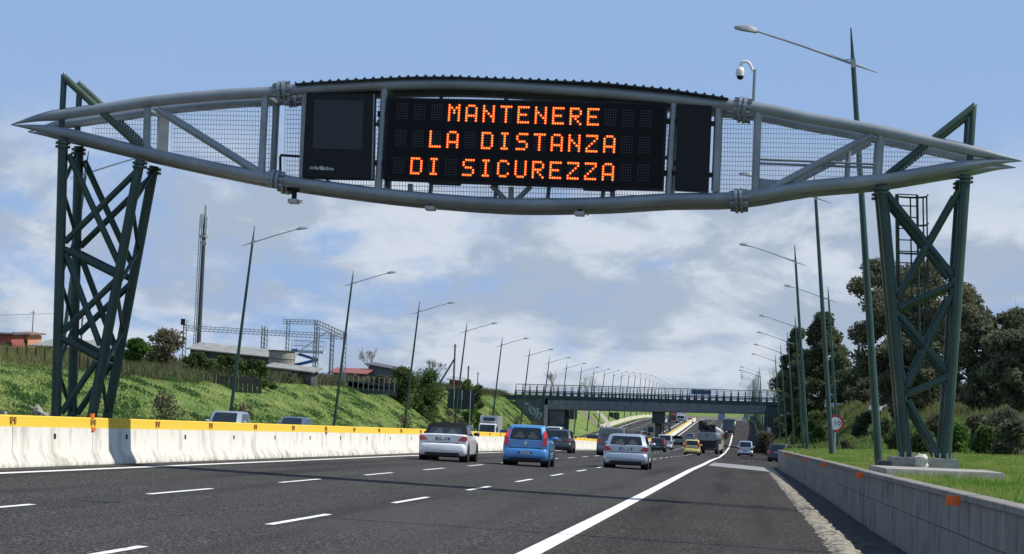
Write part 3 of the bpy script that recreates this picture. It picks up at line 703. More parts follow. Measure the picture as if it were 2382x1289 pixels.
# ------------------------------------------------------------ overpass
YB=410.; YB2=421.
def Q(px,py,Y=YB): return atY(px,py,Y)
msteel=mat('bridge_grey_steel',(.18,.205,.24),.5,metal=.2,var=.12,scale=1); mbdark=mat('bridge_dark_steel',(.028,.045,.05),.6,var=.2); mbconc=mat('bridge_concrete',(.11,.115,.115),.9,var=.3,scale=.8,det=8)
B0=T('overpass','grey steel box girder overpass with dark railing posts crossing the motorway','bridge',(-16.9,YB,1))
a,b_=Q(1275,925),Q(1783,935); c,d=Q(1783,962),Q(1275,951)
for yy_ in (YB,YB2-2.2):
    m=MB(); dyv=Vector((0,yy_-YB,0)); n=22
    sec=[(0,0),(.0,-.25),(-.0,-1.85),(.3,-1.95),(1.9,-1.95),(2.2,-1.85),(2.2,0)]
    rings=[]
    for x_,zt in ((a.x,a.z),(b_.x,b_.z)):
        rings.append([(x_,yy_+.0,zt),(x_,yy_-.22,zt-.35),(x_,yy_-.22,zt-.9),(x_,yy_,zt-1.93),(x_,yy_+2,zt-1.93),(x_,yy_+2.2,zt)])
    m.loft(rings); m.build('box_girder',msteel,B0,world=True)
m=MB()
for i in range(30):
    t_=(i+.5)/30; x_=a.x+(b_.x-a.x)*t_; zt=a.z+(b_.z-a.z)*t_; m.box(x_-.035,x_+.035,YB-.25,YB-.2,zt-.95,zt-.3)
m.build('girder_seams',mbdark,B0,world=True)
dl,dr=Q(1200,918),Q(1868,937)
m=MB(); m.add([(dl.x,YB-.5,dl.z-.55),(dr.x,YB-.5,dr.z-.55),(dr.x,YB2+.5,dr.z-.55),(dl.x,YB2+.5,dl.z-.55),(dl.x,YB-.5,dl.z),(dr.x,YB-.5,dr.z),(dr.x,YB2+.5,dr.z),(dl.x,YB2+.5,dl.z)],[(0,3,2,1),(4,5,6,7),(0,1,5,4),(1,2,6,5),(2,3,7,6),(3,0,4,7)])
m.build('deck',mbdark,B0,world=True)
def rl(x): return dl.z+(dr.z-dl.z)*(x-dl.x)/(dr.x-dl.x)
for yy_,tagn in ((YB-.45,'railing'),(YB2+.4,'railing')):
    m=MB()
    for h in (.42,.72): m.bar((dl.x,yy_,rl(dl.x)+h),(dr.x,yy_,rl(dr.x)+h),.07,.12)
    m.bar((dl.x,yy_,rl(dl.x)+1.72),(dr.x,yy_,rl(dr.x)+1.72),.06,.06)
    m.bar((dl.x,yy_,rl(dl.x)+1.25),(dr.x,yy_,rl(dr.x)+1.25),.04,.04)
    m.build('railing',mat('railing_pale',(.35,.33,.28),.6) if 0 else mbdark,B0,world=True)
    for i in range(41):
        x_=dl.x+(dr.x-dl.x)*i/40; z_=rl(x_)
        m=MB(); m.prism([(x_-.26,yy_-.06,z_-.35),(x_+.26,yy_-.06,z_-.35),(x_+.07,yy_-.06,z_+.9),(x_+.04,yy_-.06,z_+1.75),(x_-.04,yy_-.06,z_+1.75),(x_-.07,yy_-.06,z_+.9)],(0,.12,0)); m.build('post',mbdark,B0,world=True)
m=MB(); m.bar((dl.x,YB-.5,rl(dl.x)+1.78),(dr.x,YB-.5,rl(dr.x)+1.78),.05,.07); m.build('handrail',mat('handrail_ochre',(.42,.33,.14),.6),B0,world=True)
m=MB(); m.bar((dr.x-6.6,YB-.55,rl(dr.x)+1.85),(dr.x+1.5,YB-.55,rl(dr.x)+1.85),.06,.14); m.build('handrail',mat('yellow_rail',(.7,.5,.06),.5),B0,world=True)
p0,p1=Q(1608,906),Q(1654,919); m=MB(); m.box(p0.x,p1.x,YB-.4,YB-.36,p1.z,p0.z); m.build('blue_panel',mat('blue_sheet',(.05,.12,.25),.5),B0,world=True)
p0=Q(1517,955); p1=Q(1541,985); p2=Q(1523,985); p3=Q(1534,1016)
m=MB(); m.box(p0.x,p1.x,YB+.5,YB2-.5,p1.z,p0.z+.3); m.build('pier_cap',mbdark,B0,world=True)
m=MB(); m.box(p2.x,p3.x,YB+2,YB+4,rz(-17,412)-.3,p1.z); m.box(p2.x,p3.x,YB2-4,YB2-2,rz(-17,418)-.3,p1.z); m.build('pier',mbconc,B0,world=True)
m=MB(); m.box(a.x+.2,a.x+2.8,YB+.3,YB2,rz(-36,412)-.5,a.z-1.93); m.build('abutment',mbconc,B0,world=True)
m=MB(); m.box(a.x-.5,a.x+.1,YB-.6,YB,rz(-36,412)-.5,a.z-1.2); m.build('pilaster',mat('pale_pilaster',(.3,.31,.32),.9),B0,world=True)
# left wing wall with graffiti
wl=Q(1200,918); m=MB(); m.prism([(wl.x,YB-.3,wl.z-.5),(a.x-.5,YB-.3,a.z+.2),(a.x-.5,YB-.3,.4),(wl.x-1,YB-.3,2.5)],(0,YB2-YB,0)); ab=m.build('wing_wall',mbconc,B0,world=True)
m=MB()
mgraf=mat('graffiti_grey',(.3,.37,.39),.8)
def ring_poly(cx,cy,rx,ry,th,a0=0,a1=2*PI,n=12,tilt=0):
    pr=None
    for i in range(n+1):
        t_=a0+(a1-a0)*i/n; x_,y_=rx*math.cos(t_),ry*math.sin(t_); x2,y2=cx+x_*math.cos(tilt)-y_*math.sin(tilt),cy+x_*math.sin(tilt)+y_*math.cos(tilt)
        p=Q(x2,y2,YB-.34)
        if pr is not None: m.bar(pr,p,.04,th)
        pr=p
ring_poly(1226,943,6,4,.35,-2.6,.6); ring_poly(1229,946,3,6,.4,-1.2,1.6)
ring_poly(1239,956,5,8,.38,0,2*PI,14,-.3); ring_poly(1247,962,3,9,.32,-1.5,1.6,8,.3); ring_poly(1255,965,4.5,5,.34,-3,1.5); ring_poly(1254,968,3,6,.3,-1,2.2,8,.5); ring_poly(1250,953,5,2.5,.25,-2.5,-.3)
g_=m.build('graffiti',mgraf,None); g_.parent=ab
for v in g_.data.vertices: v.co-=Vector(B0.location)
m=MB(); m.box(b_.x-.3,b_.x+9,YB-.1,YB2,.2,b_.z-.3); m.build('abutment',mbdark,B0,world=True)
m=MB()
for i in range(12): x_=b_.x-.2+i*.45; m.box(x_,x_+.14,YB-.35,YB-.1,.3,b_.z-1.9 if i<6 else b_.z-.4)
m.build('ribs',mbconc,B0,world=True)
m=MB(); l0=Q(1128,917); m.box(l0.x,dl.x-.05,YB-.4,YB+.2,wl.z-.9,wl.z-.1); m.build('approach_rail',mbdark,B0,world=True)
m=MB(); rings=[]
for y in [340+12*i for i in range(50)]:
    x=wX(y)+.15 if y<400 else asphR(y)+.5; z=rz(x,y)
    rings.append([(x,y,z-.3),(x,y,z+lerp([(340,.8),(400,3.6),(470,3.6),(640,2.4),(940,2.0)],y)),(x+.5,y,z+lerp([(340,.8),(400,3.6),(470,3.6),(640,2.4),(940,2.0)],y)),(x+.5,y,z-.3)])
m.loft(rings); tag(m.build('retaining_wall',mbdark),'long dark retaining wall beside the slip lane passing under the overpass','wall')
# lattice sign pylon beyond the bridge
r=T('lattice_pylon','dark lattice pylon standing between the carriageways seen under the bridge','pylon',(-15.9+sh(500),500,rz(-16,500)))
m=MB()
for x_ in (-.7,.7): m.tube([(x_*.9,0,-.2),(x_*1.15,0,7)],.14,8)
m.build('posts',mbdark,r)
m=MB()
for i in range(4): m.bar((-.65,0,.3+i*1.5),(.7,0,1.7+i*1.5),.12); m.bar((.65,0,.3+i*1.5),(-.7,0,1.7+i*1.5),.12)
m.build('braces',mbdark,r)
# ------------------------------------------------------------ roadside signs
mback=mat('sign_back_dark',(.018,.03,.034),.6,var=.2,scale=1); mpost=mat('galvanised_post',(.3,.31,.31),.5,metal=.2)
def backsign(label,px0,py0,px1,py1,Y,posts,pz):
    a=atY(px0,py0,Y); b_=atY(px1,py1,Y); zb=min(pz,b_.z-.5)
    r=T('road_sign',label,'sign',((a.x+b_.x)/2,Y,zb))
    m=MB(); m.box(a.x,b_.x,Y+.06,Y+.1,b_.z,a.z); m.build('panel',mback,r,world=True)
    m=MB()
    for k in range(1,6): z_=b_.z+(a.z-b_.z)*k/6; m.box(a.x+.02,b_.x-.02,Y+.03,Y+.06,z_-.02,z_+.02)
    m.build('stiffeners',mat('stiffener_grey',(.06,.075,.08),.5),r,world=True)
    for x_ in posts:
        p=atY(x_,(py0+py1)/2,Y); m=MB(); m.tube([(p.x,Y-.02,zb-.3),(p.x,Y-.02,a.z-.05)],.055,8); m.build('post',mpost,r,world=True)
    return r
backsign('large dark back of a road sign on galvanised posts below the left embankment',1042,905,1103,953,288,(1056,1074,1094),rz(-33,288))
backsign('large dark sign back on four pale posts seen under the bridge on the left',1297,950,1342,976,490,(1300,1312,1324,1336),2.2)
backsign('square dark sign back on a post on the slope beyond the bridge',1416,959,1440,983,640,(1427,),5)
def farsign(label,px0,py0,px1,py1,Y,col):
    a=atY(px0,py0,Y); b_=atY(px1,py1,Y); zb=prof(Y)
    r=T('road_sign',label,'sign',((a.x+b_.x)/2,Y,zb))
    m=MB(); m.box(a.x,b_.x,Y,Y+.08,b_.z,a.z); m.build('panel',mat('far_sign_'+str(px0),col,.5),r,world=True)
    m=MB(); x_=(a.x+b_.x)/2; m.tube([(x_-.6,Y+.12,zb-.5),(x_-.6,Y+.12,a.z)],.06,6);m.tube([(x_+.6,Y+.12,zb-.5),(x_+.6,Y+.12,a.z)],.06,6); m.build('post',mpost,r,world=True)
farsign('pale blue grey sign panel above the far lanes under the bridge',1671,961,1686,978,712,(.2,.27,.38))
farsign('small blue grey sign right of the far slip lane under the bridge',1730,963,1741,974,712,(.18,.24,.33))
farsign('dark green box sign between the carriageways beside the bridge pier',1507,993,1520,1006,432,(.01,.10,.07))
farsign('small cream sign board at the crest of the slip lane',1727,972,1736,988,745,(.6,.55,.4))
# round speed limit sign
c=atY(1943,985,120); r=T('speed_sign','round white speed limit sign 110 with red rim, half behind a lamp post','sign',(c.x,120,zg(c.x,120)))
R_=.42
def disc(m,c,r0,r1,dy,n=28):
    vs=[];
    for k in range(n): a=2*PI*k/n; vs+=[(c.x+r1*math.cos(a),c.y+dy,c.z+r1*math.sin(a)),(c.x+r0*math.cos(a),c.y+dy,c.z+r0*math.sin(a))]
    m.add(vs,[(2*k,(2*k+2)%(2*n),(2*k+3)%(2*n),2*k+1) for k in range(n)])
m=MB(); m.tube([c+Vector((0,.03,0)),c+Vector((0,.0,0))],R_,28); m.build('disc',mat('sign_white',(.75,.75,.75),.4),r,world=True)
m=MB(); disc(m,c,R_*.74,R_*.995,-.004); m.build('red_rim',mat('sign_red',(.45,.02,.03),.4),r,world=True)
text('110',(c.x+.0,c.y-.006,c.z),.36,mat('sign_black',(.01,.01,.01),.5),r,name='numerals')
m=MB(); m.tube([(c.x,120.07,r.location.z-.3),(c.x,120.07,c.z+.3)],.04,8); m.build('post',mpost,r,world=True)
# ------------------------------------------------------------ vehicles
mglass=mat('car_glass',(.012,.016,.018),.06,var=.3,scale=1.5,spec=.6); mglass2=mat('light_car_glass',(.06,.075,.07),.08,var=.4,scale=2,spec=.6)
mtyre=mat('tyre_rubber',(.012,.012,.012),.85); mrim=mat('alloy_rim',(.5,.51,.52),.3,metal=.7); mtail=mat('tail_light_red',(.42,.01,.02),.15,coat=.8,c2=(.6,.05,.05),scale=12)
mblk=mat('black_trim',(.012,.012,.013),.6); mplate=mat('plate_white',(.42,.45,.46),.5); mpblue=mat('plate_blue',(.02,.07,.25),.5); mlens=mat('clear_lens',(.6,.62,.64),.1,coat=1); mseat2=mat('seat_seen_through_glass',(.05,.055,.055),.5,spec=.3); mseat=mat('seat_grey',(.03,.03,.032),.8)
mchr=mat('chrome',(.6,.6,.62),.15,metal=1)
def paint(name,c,metal=.3): return mat('paint_'+name,c,.32,metal=metal,var=.04,scale=1,coat=.9)
def car(label,cat,name,loc,paintm,Ln=4.2,Wd=1.72,H=1.45,belt=.92,deck=None,rear=(0.12,.55),front=(1.05,1.9),roofm=None,tail='side',plate_z=.75,wheel_r=.31,away=True,group=None,tumble=.8,glassm=None,rearwin=(.12,.8),antenna=False,yaw=0,exhaust=False,rails=False,rim=True,emblem=False,detail=False):
    """local frame: y=0 rear bumper, +y ahead. rear=(base y, top y) of the rear screen, front=(cowl distance from nose, top distance from nose) """
    glassm=glassm or mglass; roofm=roofm or paintm
    rz_=0 if away else PI
    r=T(name,label,cat,loc,rz_+yaw,group)
    hw=Wd/2; deck=deck or belt; zl=.2
    base_r,top_r=rear; yb1=Ln-front[0]; yt1=Ln-front[1]
    hood=belt-.08; m=MB(); rings=[]
    bz=.62
    st=[(0,.30,bz-.06,.86,.8),(.04,.24,bz,.94,.9),(.12,.21,bz+.03 if base_r>.02 else bz,.98,.92),(.13,.21,deck-.04,.985,.9),(.2,.2,deck,1,.93),(max(base_r,.25),.2,deck,1,.94),(base_r+.35,.2,belt,1,.95),(Ln*.5,.2,belt,1,.95),(yb1,.2,belt-.02,1,.93),(Ln-front[0]*.5,.2,hood-.05,.98,.88),(Ln-.3,.21,hood-.14,.93,.8),(Ln-.1,.24,hood-.27,.86,.75),(Ln,.3,.5,.74,.7)]
    st=sorted(st,key=lambda s_:s_[0])
    for y,z0,z1,k1,k2 in st:
        w_=hw*k1; wt=hw*k2*k1
        half=[(w_*.9,z0),(w_*.985,z0+.08),(w_,z0+(z1-z0)*.4),(w_*.99,z0+(z1-z0)*.72),(w_*.965,z1-.07),(wt*.96,z1),(wt*.5,z1+.015)]
        rings.append([(x,y,z) for x,z in half]+[(-x,y,z) for x,z in half[::-1]])
    m.loft(rings); m.build('body',paintm,r,smooth=True)
    # greenhouse
    m=MB(); hb=hw*.93; ht=hw*tumble; yt0=top_r; zr=H
    def ring(y_shift,z,w_,y0,y1,cr=.12):
        return [(-w_+cr,y0,z),(w_-cr,y0,z),(w_,y0+cr,z),(w_,y1-cr*2,z),(w_-cr*1.5,y1,z),(-w_+cr*1.5,y1,z),(-w_,y1-cr*2,z),(-w_,y0+cr,z)]
    z0g=min(deck,belt)-.06
    rs=[ring(0,z0g,hb,base_r,yb1),ring(0,H-.07,ht+.03,top_r-.03,yt1),ring(0,H-.015,ht-.06,top_r+.05,yt1-.1,.14),ring(0,H,ht*.6,top_r+.3,yt1-.45,.14)]
    m.loft(rs); m.build('roof_and_pillars',roofm,r,smooth=True)
    A,Bq=rs[0],rs[1]
    def pane(nm,i,j,u0,u1,v0,v1,mt=glassm,out=.012,skew=0):
        a,b_=Vector(A[i]),Vector(A[j]); c_,d_=Vector(Bq[j]),Vector(Bq[i]); nrm=(b_-a).cross(d_-a).normalized()
        cen=Vector((0,Ln/2,H*.7))
        if nrm.dot((a+b_+c_+d_)/4-cen)<0: nrm=-nrm
        def pt(u,v): return a.lerp(b_,u).lerp(d_.lerp(c_,u),v)+nrm*out
        e=.07; pts=[pt(u0+e*.7,v0),pt(u1-e*.7,v0),pt(u1,v0+e),pt(u1-(skew if skew>0 else 0),v1-e),pt(u1-e*.7-(skew if skew>0 else 0),v1),pt(u0+e*.7-(skew if skew<0 else 0),v1),pt(u0-(skew if skew<0 else 0),v1-e),pt(u0,v0+e)]
        mm=MB(); mm.prism(pts,-nrm*.02); return mm.build(nm,mt,r)
    v0w=(rearwin[0]+(deck-z0g)/(H-z0g)) if deck>=belt else .15
    pane('rear_window',0,1,.03,.97,rearwin[0],rearwin[1]+.12)
    pane('windshield',5,4,.0,1.0,.14,.97)
    for i,j,s_ in ((2,3,1),(7,6,-1)):
        pane('side_window',i,j,.08,.30,.16,.9); pane('side_window',i,j,.33,.62,.13,.93); pane('side_window',i,j,.65,.97,.13,.9)
    # wheels
    for s_ in (-1,1):
        for wy in (.72,Ln-.82):
            w_=MB(); x1=s_*(hw-.01); x0=s_*(hw-.22); w_.tube([(x0,wy,wheel_r),(x0+s_*.03,wy,wheel_r),(x1-s_*.03,wy,wheel_r),(x1,wy,wheel_r)],[wheel_r-.03,wheel_r,wheel_r,wheel_r-.035],18)
            wo=w_.build('wheel',mtyre,r,smooth=True)
            w_=MB(); xx=x1+s_*.004; rr_=wheel_r*.66
            w_.tube([(x1-s_*.02,wy,wheel_r),(xx,wy,wheel_r)],rr_,16,True); c_=w_.build('rim',mrim,None); c_.parent=wo
            w_=MB(); w_.tube([(s_*(hw-.3),wy,wheel_r+.02),(s_*(hw+.003),wy,wheel_r+.02)],wheel_r+.05,20); w_.build('wheel_arch',mblk,r,smooth=True)
    m=MB(); m.box(-hw*.8,hw*.8,.25,Ln-.3,.15,.3); m.build('underbody',mblk,r)
    m=MB(); m.box(-hw*.72,hw*.72,-.012,.1,.2,.34); m.build('lower_bumper',mblk,r,bevel=.02)
    # mirrors
    for s_ in (-1,1):
        m=MB(); m.ball((s_*(hw+.05),yb1-.35,belt+.06),.12,.06,.07,8,6); m.build('mirror',paintm if not roofm is mfab else mblk,r,smooth=True)
    # lights and plate
    for s_ in (-1,1):
        m=MB()
        if tail=='side':
            z1=deck-.05; m.prism([(s_*hw*.60,-.0+.1,z1-.17),(s_*hw*.95,.1,z1-.2),(s_*hw*.96,.1,z1-.0),(s_*hw*.78,.1,z1-.03)],(0,.16,0))
            m.box(*sorted((s_*hw*.9,s_*(hw*.985))),.12,.38,z1-.19,z1-.02)
        elif tail=='pillar':
            a=Vector((s_*hw*.94,.075,deck-.22)); b2=Vector((s_*hw*.74,top_r-.02,H-.2))
            mid=Vector((s_*hw*.91,base_r-.03 if base_r>.05 else .02,deck+.05))
            m.prism([a,Vector((s_*hw*.72,.06,deck-.2)),Vector((s_*hw*.76,mid.y,deck+.08)),b2+Vector((-s_*.03,-.03,-.02)),b2+Vector((s_*.07,0,0)),mid+Vector((s_*.03,0,.05))],(0,.14,0))
        elif tail=='low':
            m.prism([(s_*hw*.68,.09,deck-.3),(s_*hw*.95,.09,deck-.34),(s_*hw*.96,.09,deck-.02),(s_*hw*.72,.09,deck-.05)],(0,.16,0))
        m.build('tail_light',mtail,r,bevel=.01)
        m=MB(); m.prism([(s_*hw*.5,Ln-.1,.58),(s_*hw*.84,Ln-.18,.6),(s_*hw*.84,Ln-.28,.76),(s_*hw*.55,Ln-.2,.72)],(0,.06,0)); m.build('headlight',mlens,r)
    m=MB(); m.box(-hw*.4,hw*.4,Ln-.06,Ln+.01,.4,.54); m.build('grille',mblk,r)
    yp=-.02 if plate_z<.62 else .1
    m=MB(); m.box(-.26,.26,yp,yp+.03,plate_z-.055,plate_z+.055); pl=m.build('licence_plate',mplate,r)
    m=MB(); m.box(-.26,-.20,yp-.003,yp,plate_z-.054,plate_z+.054); m.box(.20,.26,yp-.003,yp,plate_z-.054,plate_z+.054); e_=m.build('plate_band',mpblue,None); e_.parent=pl
    if rails:
        for s_ in (-1,1): m=MB(); m.tube([(s_*ht*.93,top_r+.1,H-.01),(s_*ht*.93,top_r+.25,H+.045),(s_*ht*.93,yt1-.5,H+.045),(s_*ht*.93,yt1-.35,H-.01)],.02,6); m.build('roof_rail',mblk,r,smooth=True)
    if exhaust: m=MB(); m.tube([(-hw*.55,-.03,.24),(-hw*.55,.3,.24)],.05,8); m.build('exhaust',mblk,r)
    if antenna: m=MB(); m.tube([(0,yt1-.3,H),(0,yt1-.75,H+.35)],.01,5); m.build('antenna',mblk,r)
    if emblem: m=MB(); m.tube([(0,.085,deck-.13),(0,.13,deck-.13)],.06,12); m.build('badge',mchr,r)
    if detail:
        for x_ in (-.38,.38):
            p0,p1,q0,q1=Vector(A[0]),Vector(A[1]),Vector(Bq[0]),Vector(Bq[1]); b0=p0.lerp(p1,.5+x_/2.0); t0=q0.lerp(q1,.5+x_/1.9); nrm=Vector((0,-1,.35)).normalized()
            c0=b0.lerp(t0,.18)+nrm*.016; c1=b0.lerp(t0,.62)+nrm*.016
            mm=MB(); mm.prism([c0+Vector((-.17,0,0)),c0+Vector((.17,0,0)),c0.lerp(c1,.5)+Vector((.17,0,0)),c0.lerp(c1,.6)+Vector((.09,0,0)),c1+Vector((.08,0,0)),c1+Vector((-.08,0,0)),c0.lerp(c1,.6)+Vector((-.09,0,0)),c0.lerp(c1,.5)+Vector((-.17,0,0))],nrm*.004); mm.build('headrest',mseat2,r)
        m=MB(); c_=Vector(A[0]).lerp(Vector(A[1]),.5).lerp(Vector(Bq[0]).lerp(Vector(Bq[1]),.5),.12)+Vector((0,-.03,.01)); m.bar(c_,c_+Vector((-.38,0,.05)),.014); m.build('wiper',mblk,r)
    m=MB()
    m.prism([(-hw*.7,.095,bz+.05),(hw*.7,.095,bz+.05),(hw*.7,.095,bz+.065),(-hw*.7,.095,bz+.065)],(0,.03,0)); m.build('tailgate_seam',mblk,r)
    return r
mfab=mat('soft_top_fabric',(.012,.012,.014),.9,var=.2,scale=6)
def at(px,py,dz=0): p=on_road(px,py); return (p.x,p.y,p.z+dz)
car('white convertible with closed black soft top in the left lane','car','convertible_car',at(1027,1073),paint('white',(.72,.72,.72),0),4.3,1.76,1.41,.95,deck=.98,rear=(.62,1.25),front=(1.3,2.1),roofm=mfab,plate_z=.82,exhaust=True,rearwin=(.2,.62),glassm=mglass,tumble=.72,emblem=True,detail=True)
car('bright blue hatchback with tall red pillar lights, middle lane','car','hatchback_car',at(1220,1085),paint('blue',(.07,.26,.56)),3.7,1.68,1.52,.98,rear=(.14,.42),tail='pillar',plate_z=.5,emblem=True,tumble=.74,detail=True,yaw=0)
car('silver grey estate car nearest the right edge line','car','estate_car',at(1454,1091),paint('silver',(.42,.47,.52),.5),4.5,1.8,1.42,.96,rear=(.16,.5),plate_z=.82,rails=True,emblem=True,detail=True,tumble=.76,antenna=True)
car('dark grey hatchback ahead of the blue hatchback by the median','car','hatchback_car',at(1296,1053),paint('anthracite',(.045,.05,.06)),4.1,1.75,1.47,.95,rear=(.15,.55),plate_z=.8)
car('black hatchback behind the grey people carrier near the median','car','hatchback_car',at(1380,1046),paint('black',(.012,.012,.014)),4.1,1.72,1.46,.95,rear=(.15,.55),plate_z=.8)
car('tall grey people carrier with roof rails left of the silver estate','car','people_carrier',at(1421,1061),paint('grey_green',(.11,.13,.14)),4.6,1.9,1.83,1.12,rear=(.14,.4),tail='low',plate_z=.85,rails=True,tumble=.82,glassm=mglass2,wheel_r=.35)
car('black small car with pale red lights right of the silver estate','car','hatchback_car',at(1529,1051),paint('black2',(.014,.018,.024)),4.0,1.74,1.5,.95,rear=(.15,.5),tail='pillar',plate_z=.55)
car('pale yellow small hatchback beside the tanker lorry','car','hatchback_car',at(1609,1059),paint('yellow',(.72,.6,.16),0),3.55,1.6,1.55,.98,rear=(.1,.3),tail='pillar',plate_z=.8,tumble=.82)
car('silver compact people carrier alone on the slip lane','car','people_carrier',at(1733,1062),paint('silver2',(.40,.45,.52),.5),4.1,1.75,1.72,1.02,rear=(.12,.4),tail='low',plate_z=.6,tumble=.78,yaw=0)
car('dark blue estate car turning in at the end of the parapet','car','estate_car',at(1806,1075),paint('navy',(.014,.018,.026)),4.4,1.78,1.6,1.0,rear=(.14,.45),plate_z=.85,tail='low',yaw=R(-14))
car('small silver car with dark windows further ahead beyond the black small car','car','hatchback_car',at(1575,1034),paint('silver3',(.34,.38,.43),.5),4.2,1.74,1.45,.95,rear=(.15,.6),tail='side')
car('blue grey car far ahead left of the yellow hatchback','car','hatchback_car',at(1605,1026),paint('bluegrey',(.12,.16,.22),.5),4.2,1.74,1.45,.95,rear=(.15,.6),tail='side')
# white van just ahead of black small car
def van(label,loc,c,Ln=4.9,Wd=1.9,H=1.95,away=True,name='van'):
    p=paint(label[:9].replace(' ','_'),c,0); return car(label,'van',name,loc,p,Ln,Wd,H,1.15,rear=(.08,.2),front=(.7,1.35),tail='low',plate_z=.6,tumble=.88,away=away,wheel_r=.33)
van('white van behind the black small car, middle lane',at(1546,1046),(.62,.66,.68))
# oncoming traffic beyond the barrier
def onc(x,y): return (x,y,rz(x,y))
car('silver grey hatchback oncoming, nearest beyond the left barrier','car','hatchback_car',(-24.6,111+3.7,rz(-24.3,113)),paint('silvergrey',(.34,.38,.40),.4),3.7,1.66,1.47,.92,front=(.95,1.55),rear=(.2,.5),away=False)
car('dark blue estate oncoming beyond the barrier, second from the left','car','estate_car',(-28.2,146+4.4,rz(-28.2,146)),paint('steelblue',(.07,.11,.17)),4.4,1.75,1.45,.92,front=(1.1,1.8),away=False,rails=True)
car('dark car oncoming behind the white convertible roof','car','hatchback_car',(-22.2,181+4.2,rz(-22,181)),paint('darkgrey2',(.05,.06,.075)),4.2,1.75,1.5,.92,front=(1.1,1.8),away=False)
car('black estate oncoming right of the white box lorry','car','estate_car',(-23.1,224+4.4,rz(-23,224)),paint('black3',(.015,.02,.025)),4.4,1.78,1.52,.92,front=(1.1,1.8),away=False)
van('white van oncoming behind the dark grey hatchback roof',(-23.9,285+5,rz(-24,285)),(.7,.7,.68),H=2.2,away=False)
for (px,py,lab,c,kind) in ((1543,986,'white car far up the rising opposite carriageway',(.7,.72,.74),'c'),(1604,984,'silver car oncoming beside the lattice pylon far under the bridge',(.45,.47,.5),'c'),(1502,1012,'dark car oncoming left of the bridge pier',(.03,.03,.035),'c'),(1482,1020,'red brown car oncoming just over the silver estate roof',(.14,.06,.05),'c')):
    p=on_road(px,py); car(lab,'car','hatchback_car',(p.x,p.y+4,p.z),paint(lab[:12].replace(' ','_'),c),4.2,1.74,1.46,.93,front=(1.1,1.8),away=False)
# lorries
def wheels(r,ys,hw,rad=.48):
    for s_ in (-1,1):
        for wy in ys:
            m=MB(); m.tube([(s_*(hw-.3),wy,rad),(s_*hw,wy,rad)],rad,16); wo=m.build('wheel',mtyre,r,smooth=True)
            m=MB(); m.tube([(s_*(hw-.05),wy,rad),(s_*(hw+.01),wy,rad)],rad*.5,12); c_=m.build('rim',mrim,None); c_.parent=wo
def boxlorry(label,loc,cabc,boxc,Wd=2.0,H=3.0,Ln=6.,away=False,fridge=True,low=1.0):
    r=T('box_lorry',label,'lorry',loc,0 if away else PI); hw=Wd/2
    m=MB(); m.box(-hw,hw,0,Ln-1.7,low,H); m.build('cargo_box',paint(label[:14].replace(' ','_')+'b',boxc,0),r,bevel=.04)
    m=MB(); w_=hw*.92
    prf=[(Ln-1.6,.45),(Ln,.45),(Ln,1.2),(Ln-.35,2.05),(Ln-.6,2.15),(Ln-1.6,2.15)]
    m.prism([(-w_,y,z) for y,z in prf],(2*w_,0,0)); m.build('cab',paint(label[:14].replace(' ','_')+'c',cabc,0),r,bevel=.05)
    m=MB(); m.prism([(-w_*.88,Ln+.0,1.25),(w_*.88,Ln+.0,1.25),(w_*.84,Ln-.33,2.02),(-w_*.84,Ln-.33,2.02)],(0,.02,.01)); m.build('windshield',mglass,r)
    for s_ in (-1,1):
        m=MB(); m.box(*sorted((s_*w_,s_*(w_+.01))),Ln-1.3,Ln-.5,1.25,1.95); m.build('side_window',mglass,r)
        m=MB(); m.box(*sorted((s_*w_*.7,s_*w_*.95)),Ln,Ln+.02,.7,.9); m.build('headlight',mlens,r)
        m=MB(); m.box(*sorted((s_*(w_+.05),s_*(w_+.2))),Ln-.3,Ln-.2,1.3,1.75); m.build('mirror',mblk,r)
    m=MB(); m.box(-w_*.6,w_*.6,Ln,Ln+.015,.62,.95); m.build('grille',mblk,r)
    if fridge: m=MB(); m.box(-hw*.62,hw*.62,Ln-1.7,Ln-1.25,H-.55,H-.2); m.build('cooling_unit',mat('cooler_dark',(.03,.04,.07),.5),r,bevel=.03)
    m=MB(); m.box(-hw*.5,hw*.5,.1,Ln-1.5,.6,low); m.build('chassis',mblk,r)
    for s_ in (-1,1): m=MB(); m.box(*sorted((s_*hw*.7,s_*hw*.95)),-.02,.03,low-.25,low-.1); m.build('tail_light',mtail,r)
    wheels(r,(1.2,Ln-.9),hw*.95,.4); return r
boxlorry('white refrigerated box lorry oncoming beyond the barrier',(-28.9,261+6,rz(-28.9,261)),(.75,.75,.72),(.7,.7,.68),2.0,3.0)
p=on_road(1565,982); boxlorry('red cabbed lorry oncoming far under the bridge',(p.x,p.y+8,p.z),(.35,.05,.04),(.3,.08,.06),2.4,3.2,8,fridge=False)
p=on_road(1583,984); boxlorry('white and dark lorry oncoming behind the lattice pylon',(p.x,p.y+8,p.z),(.6,.62,.64),(.5,.52,.55),2.4,3.6,8,fridge=False)
p=on_road(1694,1012); r=boxlorry('dark grey box lorry far ahead in the right lane',(p.x,p.y,p.z),(.1,.1,.12),(.07,.09,.12),2.5,3.6,9,away=True,fridge=False)
m=MB(); m.box(-1.25,1.25,-.02,.05,3.4,3.62); m.build('top_rail',mat('pale_rail',(.6,.6,.6),.5),r)
